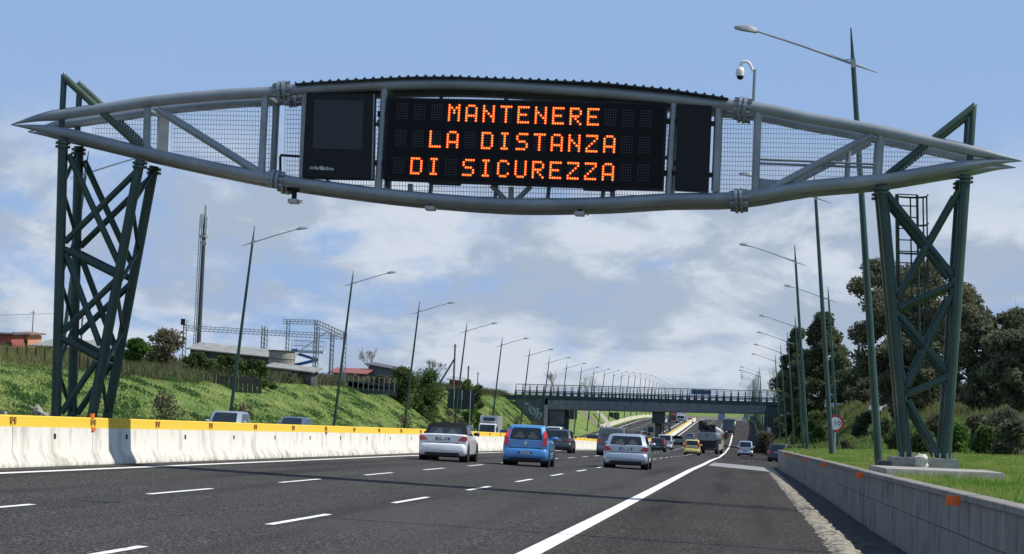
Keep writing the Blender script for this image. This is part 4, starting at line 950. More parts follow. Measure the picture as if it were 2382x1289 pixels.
# tanker / road repair lorry
p=on_road(1648,1056)
r=T('tanker_lorry','dark road repair lorry with silver tank rear and machinery on top beside the yellow hatchback','lorry',(p.x-.25,p.y,p.z),R(-5))
mtank=mat('dull_tank_metal',(.25,.28,.31),.45,metal=.5,var=.2)
m=MB(); prf=[]
for k in range(14):
    a=2*PI*k/14; prf.append((1.15*math.copysign(abs(math.cos(a))**.35,math.cos(a)),1.98+.5*math.copysign(abs(math.sin(a))**.7,math.sin(a))))
m.loft([[(x*.97,0,1.98+(z-1.98)*.94) for x,z in prf],[(x,.08,z) for x,z in prf],[(x,4.6,z) for x,z in prf]]); m.build('tank',mtank,r,smooth=True)
m=MB(); m.box(-.03,.03,-.03,.0,1.9,2.35); m.build('tank_seam',mblk,r)
m=MB(); m.box(-1.12,1.12,.04,4.7,.62,1.52); m.box(-1.1,1.1,4.7,7.2,.75,1.12); m.box(-1.1,1.1,-.05,.15,.42,.6); m.build('chassis',mblk,r)
m=MB(); m.box(-.85,.9,.3,1.5,2.4,2.75); m.box(-1.05,-.6,.4,1.2,2.7,3.75); m.ball((-.2,.9,3.2),.55,.5,.5); m.box(.1,.8,.6,1.6,2.7,3.35); m.tube([(-.7,.6,3.3),(.1,.7,3.25),(.6,.8,2.5)],.09,8); m.tube([(.3,.5,3.1),(.75,.5,2.4)],.04,6); m.build('machinery',mat('oily_black',(.015,.014,.013),.6,var=.4),r)
m=MB(); m.ball((-.25,.6,3.2),.16,.1,.1); m.build('burner_cap',mat('brass',(.5,.3,.1),.4),r)
m=MB(); m.prism([(.4,4.6,2.55),(1.2,4.6,2.3),(1.2,4.6,2.6),(.4,4.6,3.1)],(0,2.6,0)); m.build('wind_deflector',mwp,r)
mc=mat('cab_cream',(.5,.48,.44),.4,coat=.5)
m=MB(); m.prism([(-1.2,4.8,.6),(-1.2,7.2,.6),(-1.2,7.2,1.6),(-1.2,6.9,2.7),(-1.2,4.8,2.7)],(2.4,0,0)); m.build('cab',mc,r,bevel=.05)
m=MB(); m.box(1.2,1.33,1.0,3.4,.5,1.15); m.build('side_locker',mc,r)
m=MB(); m.box(1.2,1.215,5.4,6.6,1.65,2.45); m.build('side_window',mglass,r)
m=MB(); m.box(1.2,1.22,4.85,5.3,1.3,2.3); m.build('orange_panel',mat('orange_panel',(.5,.16,.05),.5),r)
m=MB(); m.prism([(-1.1,7.22,1.65),(1.1,7.22,1.65),(1.1,6.95,2.6),(-1.1,6.95,2.6)],(0,.02,0)); m.build('windshield',mglass,r)
for s_ in (-1,1): m=MB(); m.box(*sorted((s_*.8,s_*1.12)),-.08,-.04,.55,.68); m.build('tail_light',mtail,r); m=MB(); m.box(*sorted((s_*1.3,s_*1.5)),6.8,6.95,1.8,2.4); m.build('mirror',mblk,r)
wheels(r,(1.1,2.3,6.3),1.2,.5)
# motorcycle and rider
p=on_road(1689,1024); r=T('motorcycle','dark motorcycle with red tail light beside the grey box lorry','motorcycle',(p.x,p.y,p.z))
for wy in (.3,1.75):
    m=MB(); m.tube([(-.09,wy,.33),(.09,wy,.33)],.33,14); m.build('wheel',mtyre,r,smooth=True)
m=MB(); m.loft([[(-.12,.1,.75),(.12,.1,.75),(.1,.1,.9),(-.1,.1,.9)],[(-.2,.7,.45),(.2,.7,.45),(.16,.7,.85),(-.16,.7,.85)],[(-.22,1.3,.45),(.22,1.3,.45),(.2,1.3,1.0),(-.2,1.3,1.0)],[(-.15,1.8,.7),(.15,1.8,.7),(.12,1.8,1.0),(-.12,1.8,1.0)]]); m.box(-.5,-.22,.1,.6,.5,.85); m.box(.22,.5,.1,.6,.5,.85); m.build('body',mat('moto_red',(.25,.03,.03),.4),r,bevel=.02)
m=MB(); m.tube([(-.4,1.35,1.1),(0,1.5,1.05),(.4,1.35,1.1)],.02,6); m.build('handlebar',mblk,r)
m=MB(); m.box(-.06,.06,.03,.1,.8,.9); m.build('tail_light',mtail,r)
pr=T('person','person in dark riding clothes and a pale helmet sitting on the motorcycle','person',(p.x,p.y+.75,p.z+.85))
m=MB(); me=bpy.data.meshes.new('rider_body')
jv=[((0,0,0),.17),((0,.05,.25),.16),((0,.12,.5),.19),((0,.17,.62),.07),((-.2,.15,.52),.08),((-.32,.4,.35),.055),((-.36,.62,.28),.04),((.2,.15,.52),.08),((.32,.4,.35),.055),((.36,.62,.28),.04),((-.2,.35,-.05),.1),((-.24,.25,-.5),.065),((.2,.35,-.05),.1),((.24,.25,-.5),.065)]
me.from_pydata([v for v,_ in jv],[(0,1),(1,2),(2,3),(2,4),(4,5),(5,6),(2,7),(7,8),(8,9),(0,10),(10,11),(0,12),(12,13)],[])
po=bpy.data.objects.new('body',me); COL.objects.link(po); po.parent=pr; sk=po.modifiers.new('s','SKIN')
for v,(c_,ra) in zip(me.skin_vertices[0].data if me.skin_vertices else [],jv): v.radius=(ra,ra)
if me.skin_vertices: me.skin_vertices[0].data[0].use_root=True
po.modifiers.new('b','SUBSURF').levels=1; me.materials.append(mat('dark_jacket',(.03,.035,.05),.8))
m=MB(); m.ball((0,.2,.78),.13,.15,.15); m.build('helmet',mwp,pr,smooth=True)
m=MB(); m.box(-.09,.09,.3,.355,.74,.83); m.build('visor',mglass,pr)
# vehicles on the slip road behind the right grass
for px,py,Y,lab,c in ((1946,938,300,'blue van on the raised slip road behind the second lamp','b'),(2056,952,240,'white van on the raised slip road behind the left leg of the right tower','w')):
    a=atY(px,py,Y); r=van(lab,(a.x-1,Y,zg(a.x,Y)),(.2,.3,.5) if c=='b' else (.6,.62,.65),H=1.9); r.rotation_euler=(0,0,R(-60))
# ------------------------------------------------------------ vegetation
def crown_polys(centers,radii,n,leaf,flat=.8,nper=4,shell=.25):
    C_=np.array(centers); Rr=np.array(radii); p=Rr**1.7/np.sum(Rr**1.7); idx=RNG.choice(len(C_),n,p=p)
    d=RNG.normal(size=(n,3)); d/=np.linalg.norm(d,axis=1)[:,None]; rad=(shell+(1-shell)*RNG.random(n)**.7)*Rr[idx]
    pos=C_[idx]+d*rad[:,None]*np.array([1,1,flat])
    u=RNG.normal(size=(n,3)); u/=np.linalg.norm(u,axis=1)[:,None]; v=np.cross(u,RNG.normal(size=(n,3))); v/=np.linalg.norm(v,axis=1)[:,None]
    s=leaf*(.5+RNG.random(n)*.9); u*=s[:,None]; v*=(s*.55)[:,None]
    return np.stack([pos-u,pos-v*.9,pos+u,pos+v*.9],axis=1)
def leafmat(name,c,c2,scale=.6): 
    m=mat(name,c,.75,c2=c2,scale=scale,det=4,spec=.15,lo=.38,hi=.62)
    return leafy(m)
mE=leafmat('eucalyptus_leaves',(.085,.095,.06),(.19,.195,.12)); mP=leafmat('cypress_leaves',(.06,.078,.042),(.14,.16,.085)); mH=leafmat('hedge_leaves',(.05,.085,.025),(.13,.18,.06)); mGb=leafmat('bright_shrub_leaves',(.05,.11,.02),(.13,.22,.05)); mBr=leafmat('brown_twigs',(.11,.11,.06),(.2,.18,.11)); mDk=leafmat('dull_shrub_leaves',(.08,.085,.05),(.16,.14,.09))
mtr=mat('bark',(.10,.085,.07),.9,c2=(.2,.17,.14),scale=2); mtr2=mat('pale_bark',(.2,.17,.14),.9,c2=(.34,.3,.26),scale=2)
def limbs(m,base,top,r0,spread,n,rr):
    b=Vector(base); t_=Vector(top); m.tube([b,b.lerp(t_,.35)+Vector((rr.uniform(-.3,.3),0,0)),b.lerp(t_,.7)+Vector((rr.uniform(-.4,.4),0,0)),t_],[r0,r0*.8,r0*.5,r0*.15],8)
    for i in range(n):
        f=rr.uniform(.25,.8); p=b.lerp(t_,f); a=rr.uniform(0,2*PI); q=p+Vector((math.cos(a),math.sin(a),rr.uniform(.4,.9)))*spread*rr.uniform(.5,1)
        m.tube([p,p.lerp(q,.5)+Vector((0,0,spread*.05)),q],[r0*.4,r0*.25,r0*.06],6)
def cv(px,Y): return Y*(2.16-.41*(px-1770)/2626)
def tree(name,label,lx0,lx1,pytop,zo,Y,n,leaf,mt,clumps=26,seed=1,cat='tree',trunk=.3,low=.25,rad=(.14,.24),shape='round',group=None,tb=mtr,depth=1.):
    rr=random.Random(seed); xm=(lx0+lx1)/2; Y=cv(xm,Y); zb=zg(atY(xm,pytop,Y).x,Y)+zo; a=atY(lx0,pytop,Y); b=atY(lx1,pytop,Y); xw=(b.x-a.x); tz=(a.z+b.z)/2; X=(a.x+b.x)/2; H=tz-zb
    r=T(name,label,cat,(X,Y,zb),group=group); cs=[]; rs=[]
    for i in range(clumps):
        t_=low+(1-low)*((i+.5)/clumps)
        if shape=='cone': w_=xw*.5*min(1,(1.1-t_)*1.25)
        elif shape=='bush': w_=xw*.5*math.sqrt(max(.05,1-t_**2.5))
        else: w_=xw*.5*math.sqrt(max(.08,1-((t_-.62)/.52)**2))
        a_=rr.uniform(0,2*PI); q=math.sqrt(rr.random()); rd=rr.uniform(*rad)*min(xw,H)
        cx_=math.cos(a_)*q*max(0,w_-rd*.3); cy_=math.sin(a_)*q*max(0,w_-rd*.3)*depth
        cs.append((X+cx_,Y+cy_,min(zb+H*t_,tz-rd*.7))); rs.append(rd)
    if shape!='bush' or n>6000:
        for i in range(9):
            t_=low+(1-low)*(i+.8)/10
            if shape=='cone': w_=xw*.5*min(1,(1.1-t_)*1.25)
            elif shape=='bush': w_=xw*.5*math.sqrt(max(.05,1-t_**2.5))
            else: w_=xw*.5*math.sqrt(max(.08,1-((t_-.62)/.52)**2))
            rd=min(w_*.5,H*.15); cs.append((X+rr.uniform(-1,1)*w_*.3,Y+rr.uniform(-1,1)*w_*.2,min(zb+H*t_,tz-rd))); rs.append(rd)
    V=crown_polys(cs,rs,n,leaf); 
    V[...,2]=np.maximum(V[...,2],zb-.1)
    npmesh('crown',V,4,mt,r,loc=(X,Y,zb))
    m=MB(); limbs(m,(X,Y,zb-.3),(X+rr.uniform(-.3,.3),Y,zb+H*.8),trunk,xw*.35,7,rr)
    m.build('trunk',tb,r,smooth=True,world=True); return r
def bare(label,px,pytop,zo,Y,wpx,mt,seed=1,name='bare_tree',tw=.9):
    rr=random.Random(seed); Y=cv(px,Y); a=atY(px,pytop,Y); X=a.x; zb=zg(X,Y); H=a.z-zb; Wd=(atY(px+wpx/2,pytop,Y).x-atY(px-wpx/2,pytop,Y).x)
    r=T(name,label,'tree',(X,Y,zb)); m=MB(); tw_=MB()
    def grow(p,d,l,ra,dep,M_):
        q=p+d*l; M_.tube([p,q],[ra,ra*.65],5,caps=False)
        if dep==0: return
        for k in range(3 if dep>1 else 4):
            e=(d+Vector((rr.uniform(-1,1),rr.uniform(-1,1),rr.uniform(-.3,.6)))*.75).normalized(); grow(p.lerp(q,rr.uniform(.55,1)),e,l*rr.uniform(.6,.8),max(ra*.55,.012),dep-1,tw_ if dep<4 else M_)
    grow(Vector((X,Y,zb-.2)),Vector((0,0,1)),H*.3,.02*H,5,m)
    sx_=1
    for M_ in (m,tw_):
        xs=[v[0] for v in M_.v]; zs=[v[2] for v in M_.v]
    mx=max(abs(v[0]-X) for v in tw_.v); mz=max(v[2] for v in tw_.v)-zb; fx=Wd/2/mx; fz=H/mz
    for M_ in (m,tw_): M_.v=[(X+(v[0]-X)*fx,Y+(v[1]-Y)*fx,zb+(v[2]-zb)*fz) for v in M_.v]
    m.build('trunk',mt,r,world=True); tw_.build('crown',mt,r,world=True); return r
# right side
tree('eucalyptus_tree','largest dark eucalyptus behind the right green tower',1958,2292,606,0,118,46000,.2,mE,95,3,trunk=.5,low=.2,rad=(.055,.12),depth=.8)
tree('eucalyptus_tree','dark eucalyptus at the right edge of the photo beside the big one',2195,2400,712,0,98,24000,.19,mE,60,8,trunk=.4,low=.0,rad=(.08,.15),depth=.8)
tree('eucalyptus_tree','low dense dark tree between the right tower and the big eucalyptus trunk',2010,2220,790,0,104,24000,.2,mE,40,18,trunk=.35,low=.0,rad=(.1,.18),depth=.8)
tree('eucalyptus_tree','dark rounded tree filling the right edge below the tall crown',2290,2480,770,0,90,20000,.19,mE,40,28,trunk=.35,low=.0,rad=(.1,.18),depth=.8)
tree('cypress_tree','tallest pointed dark tree above the right end of the bridge',1828,2004,726,0,150,32000,.2,mP,90,4,shape='cone',low=.0,rad=(.07,.13),trunk=.4)
tree('cypress_tree','left pointed dark tree above the right end of the bridge',1798,1912,762,0,166,26000,.22,mP,60,5,shape='cone',low=.0,rad=(.08,.15),trunk=.4)
tree('broadleaf_tree','low dark tree group joining the pointed trees and the eucalyptus',1935,2075,850,0,138,16000,.22,mP,34,6,low=.0,rad=(.2,.35),trunk=.3,shape='bush')
tree('broadleaf_tree','low dark tree at the right end of the bridge railing',1790,1870,858,0,205,8000,.26,mP,26,9,low=.0,rad=(.2,.35),trunk=.3,shape='bush')
for i,(a_,b_,pt,Y,lab) in enumerate(((2060,2190,880,125,'dark undergrowth tree behind the right tower legs'),(2170,2290,890,122,'dark undergrowth tree between the tower and the right edge'),(2270,2400,885,118,'dark undergrowth tree touching the right edge of the photo'),(1990,2090,880,128,'dark undergrowth tree left of the right tower'))):
    tree('broadleaf_tree',lab,a_,b_,pt,-.3,Y,7000,.22,mDk if i%2 else mE,26,200+i,low=.0,rad=(.2,.34),trunk=.2,shape='bush')
bare('bare pinkish tree at the right edge behind the eucalyptus',2365,690,4,130,150,mtr2,3)
bare('small bare tree beside the pointed trees over the bridge end',1812,848,8,215,60,mtr2,4)
shr=[(2110,2180,1000,63),(2180,2260,985,66),(2250,2330,992,64),(2320,2400,975,62),(2150,2230,962,80),(2240,2320,965,78),(2070,2130,985,76),(2290,2390,950,74)]
for i,(a,b,pt,Y) in enumerate(shr):
    X=atY((a+b)/2,pt,Y).x
    tree('shrub',['dark green shrub left of the row behind the right tower','broad shrub behind the right leg of the right tower','leafy shrub right of the right tower at the grass edge','dark shrub touching the right edge of the photo','upper shrub on the slope just right of the tower','olive shrub high on the slope near the right edge','shrub between the legs of the right tower','dark upper shrub under the eucalyptus at right'][i],a,b,pt,-.2,Y,3600,.13,(mH,mGb,mH,mE,mDk,mDk,mH,mE)[i],12,40+i,cat='shrub',low=0,rad=(.25,.4),trunk=.06,shape='bush',group='shrubs on the right slope')
for i,(a_,b_,pt,Y,lab) in enumerate(((1868,1925,955,128,'dark bush high on the slope left of the speed sign'),(1912,1965,948,122,'round bush on the slope crest above the speed sign'),(1880,1930,990,112,'low dark bush halfway down the slope left of the speed sign'),(1985,2040,960,104,'bush on the slope between the speed sign and the nearest lamp'),(1840,1880,985,132,'dark bush at the slope foot beside the distant lamps'),(2030,2080,975,92,'leafy bush left of the right tower legs'))):
    tree('shrub',lab,a_,b_,pt,-.3,Y,3000,.15,(mH,mP)[i%2],14,260+i,cat='shrub',low=0,rad=(.2,.35),trunk=.05,shape='bush')
tree('shrub','small grey green shrub at the foot of the speed sign',1952,1986,1024,0,80,1500,.1,mDk,8,60,cat='shrub',low=0,rad=(.25,.4),trunk=.04,shape='bush')
tree('shrub','dark brownish shrub below the right bridge abutment',1755,1805,1003,0,158,2500,.16,mDk,10,61,cat='shrub',low=0,rad=(.25,.4),trunk=.05,shape='bush')
tree('shrub','dark climbing bush on the right bridge abutment slope',1800,1875,962,0,168,5000,.2,mP,16,62,cat='shrub',low=0,rad=(.2,.35),trunk=.08,shape='bush')
tree('shrub','overgrown dark bush on the embankment beside the bridge end',1845,1935,930,-1,152,5000,.2,mH,16,63,cat='shrub',low=0,rad=(.2,.35),trunk=.08,shape='bush')
# left side
def zL(px,Y): return zg(atY(px,900,Y).x,Y)
LS=[(285,355,788,78,mGb,'bright green round bush right of the left green tower',4500),(335,440,766,82,mBr,'brownish half bare bush beside the green bush on the left crest',4200),(415,520,820,80,mH,'left part of the dark hedge under the long shed roof',4500),(480,585,828,82,mH,'middle part of the dark hedge under the long shed roof',4000),(545,640,838,84,mH,'right part of the hedge behind the nearest left lamp',4000),(610,700,866,92,mDk,'low bush under the brick coloured wall on the left crest',2200),(900,985,853,118,mH,'left half of the large round evergreen bush on the crest',5000),(950,1045,858,121,mH,'right half of the large round evergreen bush on the crest',5000),(1060,1112,882,135,mGb,'light green bush behind the dark sign back',2600),(1095,1132,893,138,mH,'small dark green bush right of the sign back',2000),(690,760,872,104,mBr,'rusty brown dry bushes under the metal frame',2000),(760,850,868,112,mBr,'pale dry reeds below the red roofed shed',2400),(845,915,872,116,mDk,'grey brown scrub in front of the blue grey shed',2200)]
for i,(a,b,pt,Y,mt,lab,n) in enumerate(LS):
    tree('bush',lab,a,b,pt,-.3,Y,int(n*1.5),.13,mt,26,80+i,cat='bush',low=0,rad=(.14,.28),trunk=.07,shape='bush',depth=.7)
for i,(px,py,Y,lab) in enumerate(((940,972,99,'small brown shrub at the foot of the third left lamp'),(1068,978,117,'grey brown shrub under the large dark sign back'),(1045,960,122,'low twiggy shrub left of the sign back posts'),(1150,962,135,'dark twiggy shrub behind the white box lorry'),(1205,975,152,'low shrub at the foot of the graffiti wall'),(565,950,63.6,'small dark shrub at the foot of the nearest clear left lamp'),(385,930,56,'leafy weed clump on the slope right of the left tower'),(1240,985,170,'brown scrub below the graffiti wall'))):
    X=atY(px,py,Y).x; w_=26*90/Y
    tree('shrub',lab,px-w_*.9,px+w_*.9,py-10*110/Y,-.1,Y,900,.09,mDk,7,120+i,cat='shrub',low=0,rad=(.3,.45),trunk=.03,shape='bush',group='small shrubs along the left verge')
bare('small bare tree behind the blue grey shed roof',866,806,7,135,60,mtr2,11); bare('grey leafless tree rising behind the round evergreen bush',1005,833,7.4,150,70,mtr2,12)
bare('pale bare tree behind the left part of the bridge railing',1291,862,8,240,56,mtr2,13); bare('pale bare tree behind the middle left of the bridge railing',1375,868,8,250,60,mtr2,14)
# ------------------------------------------------------------ grass (nobody could count it)
def grass(name,label,pos,h,w,mt,lean=.35):
    n=len(pos); a=RNG.random(n)*2*PI; hh=h*(.5+RNG.random(n)); ww=w*(.6+.8*RNG.random(n)); dx=np.cos(a)*ww; dy=np.sin(a)*ww
    lx=RNG.normal(size=n)*lean*hh; ly=RNG.normal(size=n)*lean*hh
    V=np.zeros((n,3,3)); V[:,0]=pos+np.stack([-dx,-dy,-.03*np.ones(n)],1); V[:,1]=pos+np.stack([dx,dy,-.03*np.ones(n)],1); V[:,2]=pos+np.stack([lx,ly,hh],1)
    o=npmesh(name,V,3,mt); tag(o,label,'grass',kind='stuff'); return o
mg1=mat('grass_blades',(.085,.16,.04),.8,c2=(.21,.245,.08),stretch=(1,.22,1),scale=.8,det=7,spec=.15,lo=.36,hi=.6); mg2=mat('near_grass_blades',(.11,.23,.035),.8,c2=(.33,.36,.10),stretch=(1,.3,1),scale=.7,det=7,spec=.15,lo=.35,hi=.62); mg3=mat('dry_grass_blades',(.22,.18,.09),.85,c2=(.13,.17,.05),scale=.4,spec=.1); mg4=mat('dark_weed_leaves',(.05,.115,.035),.8,c2=(.10,.18,.06),scale=.8,spec=.15)
for q_ in (mg1,mg2,mg3,mg4): leafy(q_,.4)
mscr=leafy(mat('scrub_stems',(.13,.11,.07),.9,c2=(.12,.15,.06),stretch=(1,.3,1),scale=.6,spec=.1),.3)
def fastz(X,Y):
    out=np.zeros(len(X)); o=np.argsort(Y); last=None
    for i in o:
        k=round(Y[i]*2)/2
        if k!=last: cc=columns(k); xs=[c[0] for c in cc]; zs=[c[1] for c in cc]; last=k
        out[i]=np.interp(X[i],xs,zs)
    return out
# left embankment
n=150000; Y=98+ (RNG.random(n)**1.5)*320; t_=RNG.random(n)*1.25-.05; e=np.array([lX(y) for y in Y]); cw=np.array([crestLw(y) for y in Y]); X=e-cw*t_
pz=fastz(X,Y); bump=np.array([.10*vn(x,y*.12,.4) for x,y in zip(X,Y)])
clump=np.array([vn(x,y*.3,1.3)+.6*vn(x+9,y*.25,3.3) for x,y in zip(X,Y)])
pos=np.stack([X,Y,pz+bump-.02],1); hgt=np.clip(.09+.035*clump,.05,.16)
k=(clump>.6)|(np.array([vn(x+3,y*.2+5,.8) for x,y in zip(X,Y)])>.72)
grass('embankment_grass','thick green grass covering the left embankment',pos[~k],hgt[~k],.03+.012*(Y[~k]/130),mg1)
grass('embankment_weeds','darker leafy weeds in clumps on the left embankment',pos[k],hgt[k]*1.1,.05+.02*(Y[k]/130),mg4)
n=30000; Y=95+RNG.random(n)*190; e=np.array([lX(y)-crestLw(y) for y in Y]); X=e-1.5-RNG.random(n)*20; pos=np.stack([X,Y,fastz(X,Y)],1)
grass('dry_grass','tall dry beige grass on the plateau above the left embankment',pos,.5,.035,mg3)
n=16000; Y=98+RNG.random(n)*300; X=np.array([lX(y) for y in Y])+RNG.random(n)*1.0-.2; pos=np.stack([X,Y,fastz(X,Y)],1)
grass('verge_weeds','brownish weeds along the foot of the left embankment',pos,.3,.04,mg3)
n=24000; Y=150+RNG.random(n)*270; e=np.array([lX(y)-crestLw(y) for y in Y]); X=e+.8-RNG.random(n)**1.3*6; cl2=np.array([vn(x*1.3,y*.4,.9) for x,y in zip(X,Y)]); X,Y=X[cl2>-.35],Y[cl2>-.35]; pos=np.stack([X,Y,fastz(X,Y)],1)
grass('crest_scrub','brown and olive scrub along the top of the left embankment',pos,.75,.07,mscr)
def hole(pos): return ~((pos[:,1]>47)&(pos[:,1]<58)&(pos[:,0]<P(2298,1093).x+.1))
n=150000; Y=20+RNG.random(n)**1.4*140; wx=np.array([wX(y) for y in Y]); X=wx+.2+RNG.random(n)**1.4*np.clip(Y*.14,4,17); pos=np.stack([X,Y,fastz(X,Y)],1)
k=hole(pos); pos=pos[k]; Yk=Y[k]
grass('roadside_grass','bright green grass behind the right parapet wall',pos,.05+.0006*Yk,.007+.00022*Yk,mg2)
n=60000; Y=130+RNG.random(n)*260; f=np.array([footR(y) for y in Y]); c=np.array([crestR(y) for y in Y]); X=f-1+(c-f+2)*RNG.random(n); X=np.maximum(X,np.array([wX(y)+.2 for y in Y])); pos=np.stack([X,Y,fastz(X,Y)],1)
grass('slope_grass','rough green grass on the right bridge embankment',pos,.3,.06,mg1)
n=12000; Y=22+RNG.random(n)*30; X=np.array([wX(y) for y in Y])+.15+RNG.random(n)*3.5; cl_=np.array([vn(x*1.6,y,1.2) for x,y in zip(X,Y)]); X,Y=X[cl_>.3],Y[cl_>.3]; pos=np.stack([X,Y,fastz(X,Y)],1)
grass('tall_grass','taller grass tufts near the tower plinth',pos[hole(pos)],.13,.012,mg2)
n=22000; Y=140+RNG.random(n)*170; X=np.array([crestR(y) for y in Y])-3+RNG.random(n)*16; pos=np.stack([X,Y,fastz(X,Y)],1)
grass('dry_reeds','brownish dry reeds and grass on top of the right slope under the trees',pos,.7,.05,mg3)
# ------------------------------------------------------------ the compound on the left
YC=273.
def S(px,py,Y=YC): return atY(px,py,Y)
mgalv=mat('weathered_truss',(.36,.36,.35),.6,metal=.2); mroofw=mat('pale_sheet_roof',(.2,.2,.185),.85,c2=(.3,.3,.275),scale=1); mtin=mat('grey_tin',(.075,.08,.08),.8,var=.4,scale=1.2)
def truss(m,a,b,h=.55,n=14,w=.06):
    a=Vector(a);b=Vector(b); m.bar(a,b,w); m.bar(a-Vector((0,0,h)),b-Vector((0,0,h)),w)
    m.bar(a-Vector((0,.5,h/2)),b-Vector((0,.5,h/2)),w)
    for i in range(n): p=a.lerp(b,i/n); q=a.lerp(b,(i+1)/n)-Vector((0,0,h)); m.bar(p,q,w*.6); m.bar(q,q+Vector((0,0,h)),w*.5)
r=T('truss_frame','long pale lattice truss beam on posts above the shed roofs','frame',(S(600,800).x,YC,6))
m=MB(); truss(m,S(428,757),S(795,778),.55,36); m.build('beam',mgalv,r,world=True)
for x,yt in ((428,745),(610,758),(616,760),(770,772)):
    m=MB(); p=S(x,yt); m.bar(p,(p.x,YC,5.5),.12); m.bar(p+Vector((.35,0,0)),(p.x+.35,YC,5.5),.08)
    for k in range(12): z_=p.z-.2-k*.5; m.bar((p.x,YC,z_),(p.x+.35,YC,z_-.5),.05)
    m.build('post',mgalv,r,world=True)
m=MB(); p=S(424,748); m.box(p.x-.1,p.x+.35,YC-.3,YC,p.z-.4,p.z+.3); m.build('floodlight',mblk,r,world=True)
Y2=YC-16
r=T('truss_frame','square pale lattice portal frame above the blue scissor lift','frame',(S(740,800,Y2).x,Y2,6))
m=MB(); a_,b_=S(658,743,Y2),S(738,745,Y2); truss(m,a_,b_,.45,9); truss(m,b_,S(805,775,Y2-8),.7,10,.09); m.build('beam',mgalv,r,world=True)
for x,yt,Yp in ((668,745,Y2),(733,745,Y2),(738,745,Y2),(800,775,Y2-7.8),(772,762,Y2-4)):
    m=MB(); p=S(x,yt,Yp); m.bar(p,(p.x,Yp,5),.1); m.bar(p+Vector((.3,0,0)),(p.x+.3,Yp,5),.07)
    for k in range(12): z_=p.z-.2-k*.5; m.bar((p.x,Yp,z_),(p.x+.3,Yp,z_-.5),.045)
    m.build('post',mgalv,r,world=True)
m=MB(); m.bar(S(700,815,Y2),S(765,768,Y2),.07); m.build('brace',mgalv,r,world=True)
# scissor lift
Y3=YC-4; r=T('scissor_lift','blue scissor lift with a raised pale railed platform','lift',(S(715,860,Y3).x,Y3,5.5))
mblue=mat('lift_blue',(.05,.2,.42),.5); 
zz_=[S(700,y,Y3).z for y in (866,850,836,822)]; xa,xb=S(686,850,Y3).x,S(738,850,Y3).x
m=MB()
for i in range(3):
    p_,q_=((xa,xb) if i%2 else (xb,xa)); m.bar((p_,Y3-.3,zz_[i]),(q_,Y3-.3,zz_[i+1]),.16,.3); m.bar((p_,Y3+.3,zz_[i]),(q_,Y3+.3,zz_[i+1]),.16,.3)
m.build('scissor_arms',mblue,r,world=True)
m=MB(); m.box(xa-.2,xb+.3,Y3-.7,Y3+.7,5.6,zz_[0]); m.build('base',mblue,r,world=True)
x0,x1=S(681,820,Y3).x,S(755,820,Y3).x; z0=S(700,818,Y3).z
m=MB(); m.box(x0,x1,Y3-.8,Y3+.8,z0-.12,z0+.15); m.build('platform',mat('platform_cream',(.55,.54,.5),.6),r,world=True)
m=MB()
for z_ in (.65,1.2):
    for yy_ in (-.8,.8): m.bar((x0,Y3+yy_,z0+z_),(x1,Y3+yy_,z0+z_),.06)
for i in range(7):
    x_=x0+(x1-x0)*i/6
    for yy_ in (-.8,.8): m.bar((x_,Y3+yy_,z0),(x_,Y3+yy_,z0+1.2),.05)
m.build('guard_rail',mat('rail_cream',(.6,.6,.57),.6),r,world=True)
m=MB(); m.box(x0,x0+.7,Y3-.9,Y3-.5,z0-.3,z0+.25); m.build('control_box',mblue,r,world=True)
# sheds
def shed(name,label,pts,Yd,depth,roofm,wallm,zb,extra=None):
    """pts: left,right roof edge pixels + wall"""
    (xl,yl),(xr,yr),th=pts; a=S(xl,yl,Yd); b=S(xr,yr,Yd); r=T(name,label,'building',((a.x+b.x)/2,Yd,zb))
    m=MB(); m.add([(a.x,Yd,a.z-th),(b.x,Yd,b.z-th),(b.x,Yd+depth,b.z+.2),(a.x,Yd+depth,a.z+.2),(a.x,Yd,a.z-th+.12),(b.x,Yd,b.z-th+.12),(b.x,Yd+depth,b.z+.35),(a.x,Yd+depth,a.z+.35)],[(0,3,2,1),(4,5,6,7),(0,1,5,4),(1,2,6,5),(2,3,7,6),(3,0,4,7)]); m.build('roof',roofm,r,world=True)
    m=MB(); m.add([(a.x+.4,Yd+.6,zb),(b.x-.4,Yd+.6,zb),(b.x-.4,Yd+depth-.3,zb),(a.x+.4,Yd+depth-.3,zb),(a.x+.4,Yd+.6,a.z-th+.02),(b.x-.4,Yd+.6,b.z-th+.02),(b.x-.4,Yd+depth-.3,b.z+.1),(a.x+.4,Yd+depth-.3,a.z+.1)],[(0,3,2,1),(4,5,6,7),(0,1,5,4),(1,2,6,5),(2,3,7,6),(3,0,4,7)]); m.build('wall',wallm,r,world=True)
    if extra: extra(r,a,b)
    return r
def opn(n,zt,zb_,mt=mblk):
    def f(r,a,b):
        for i in range(n):
            x_=a.x+(b.x-a.x)*(i+.35)/n; w_=(b.x-a.x)/n*.45; m=MB(); m.box(x_,x_+w_,r.location.y+.5,r.location.y+.58,min(a.z,b.z)-zb_,min(a.z,b.z)-zt); m.build('window',mt,r,world=True)
    return f
shed('long_shed','long low shed with a pale sheet roof behind the dark hedge',((432,797),(668,822),.7),YC-14,7,mroofw,mtin,5,opn(7,1.3,2.2))
shed('long_shed','long pale roofed shed between the pink house and the left tower',((68,789),(215,796),.7),236,8,mroofw,mat('brown_wall',(.16,.13,.11),.8),5.5,opn(6,1.0,1.7))
shed('long_shed','pale roofed shed seen between the braces of the left tower',((170,790),(300,803),.6),243,8,mroofw,mtin,5.5,opn(4,.9,1.6))
shed('lean_to','low lean-to with a thin pale roof edge right of the hedge',((612,848),(728,862),.25),YC-50,5,mroofw,mtin,4.8,opn(4,.4,1.4,mtin))
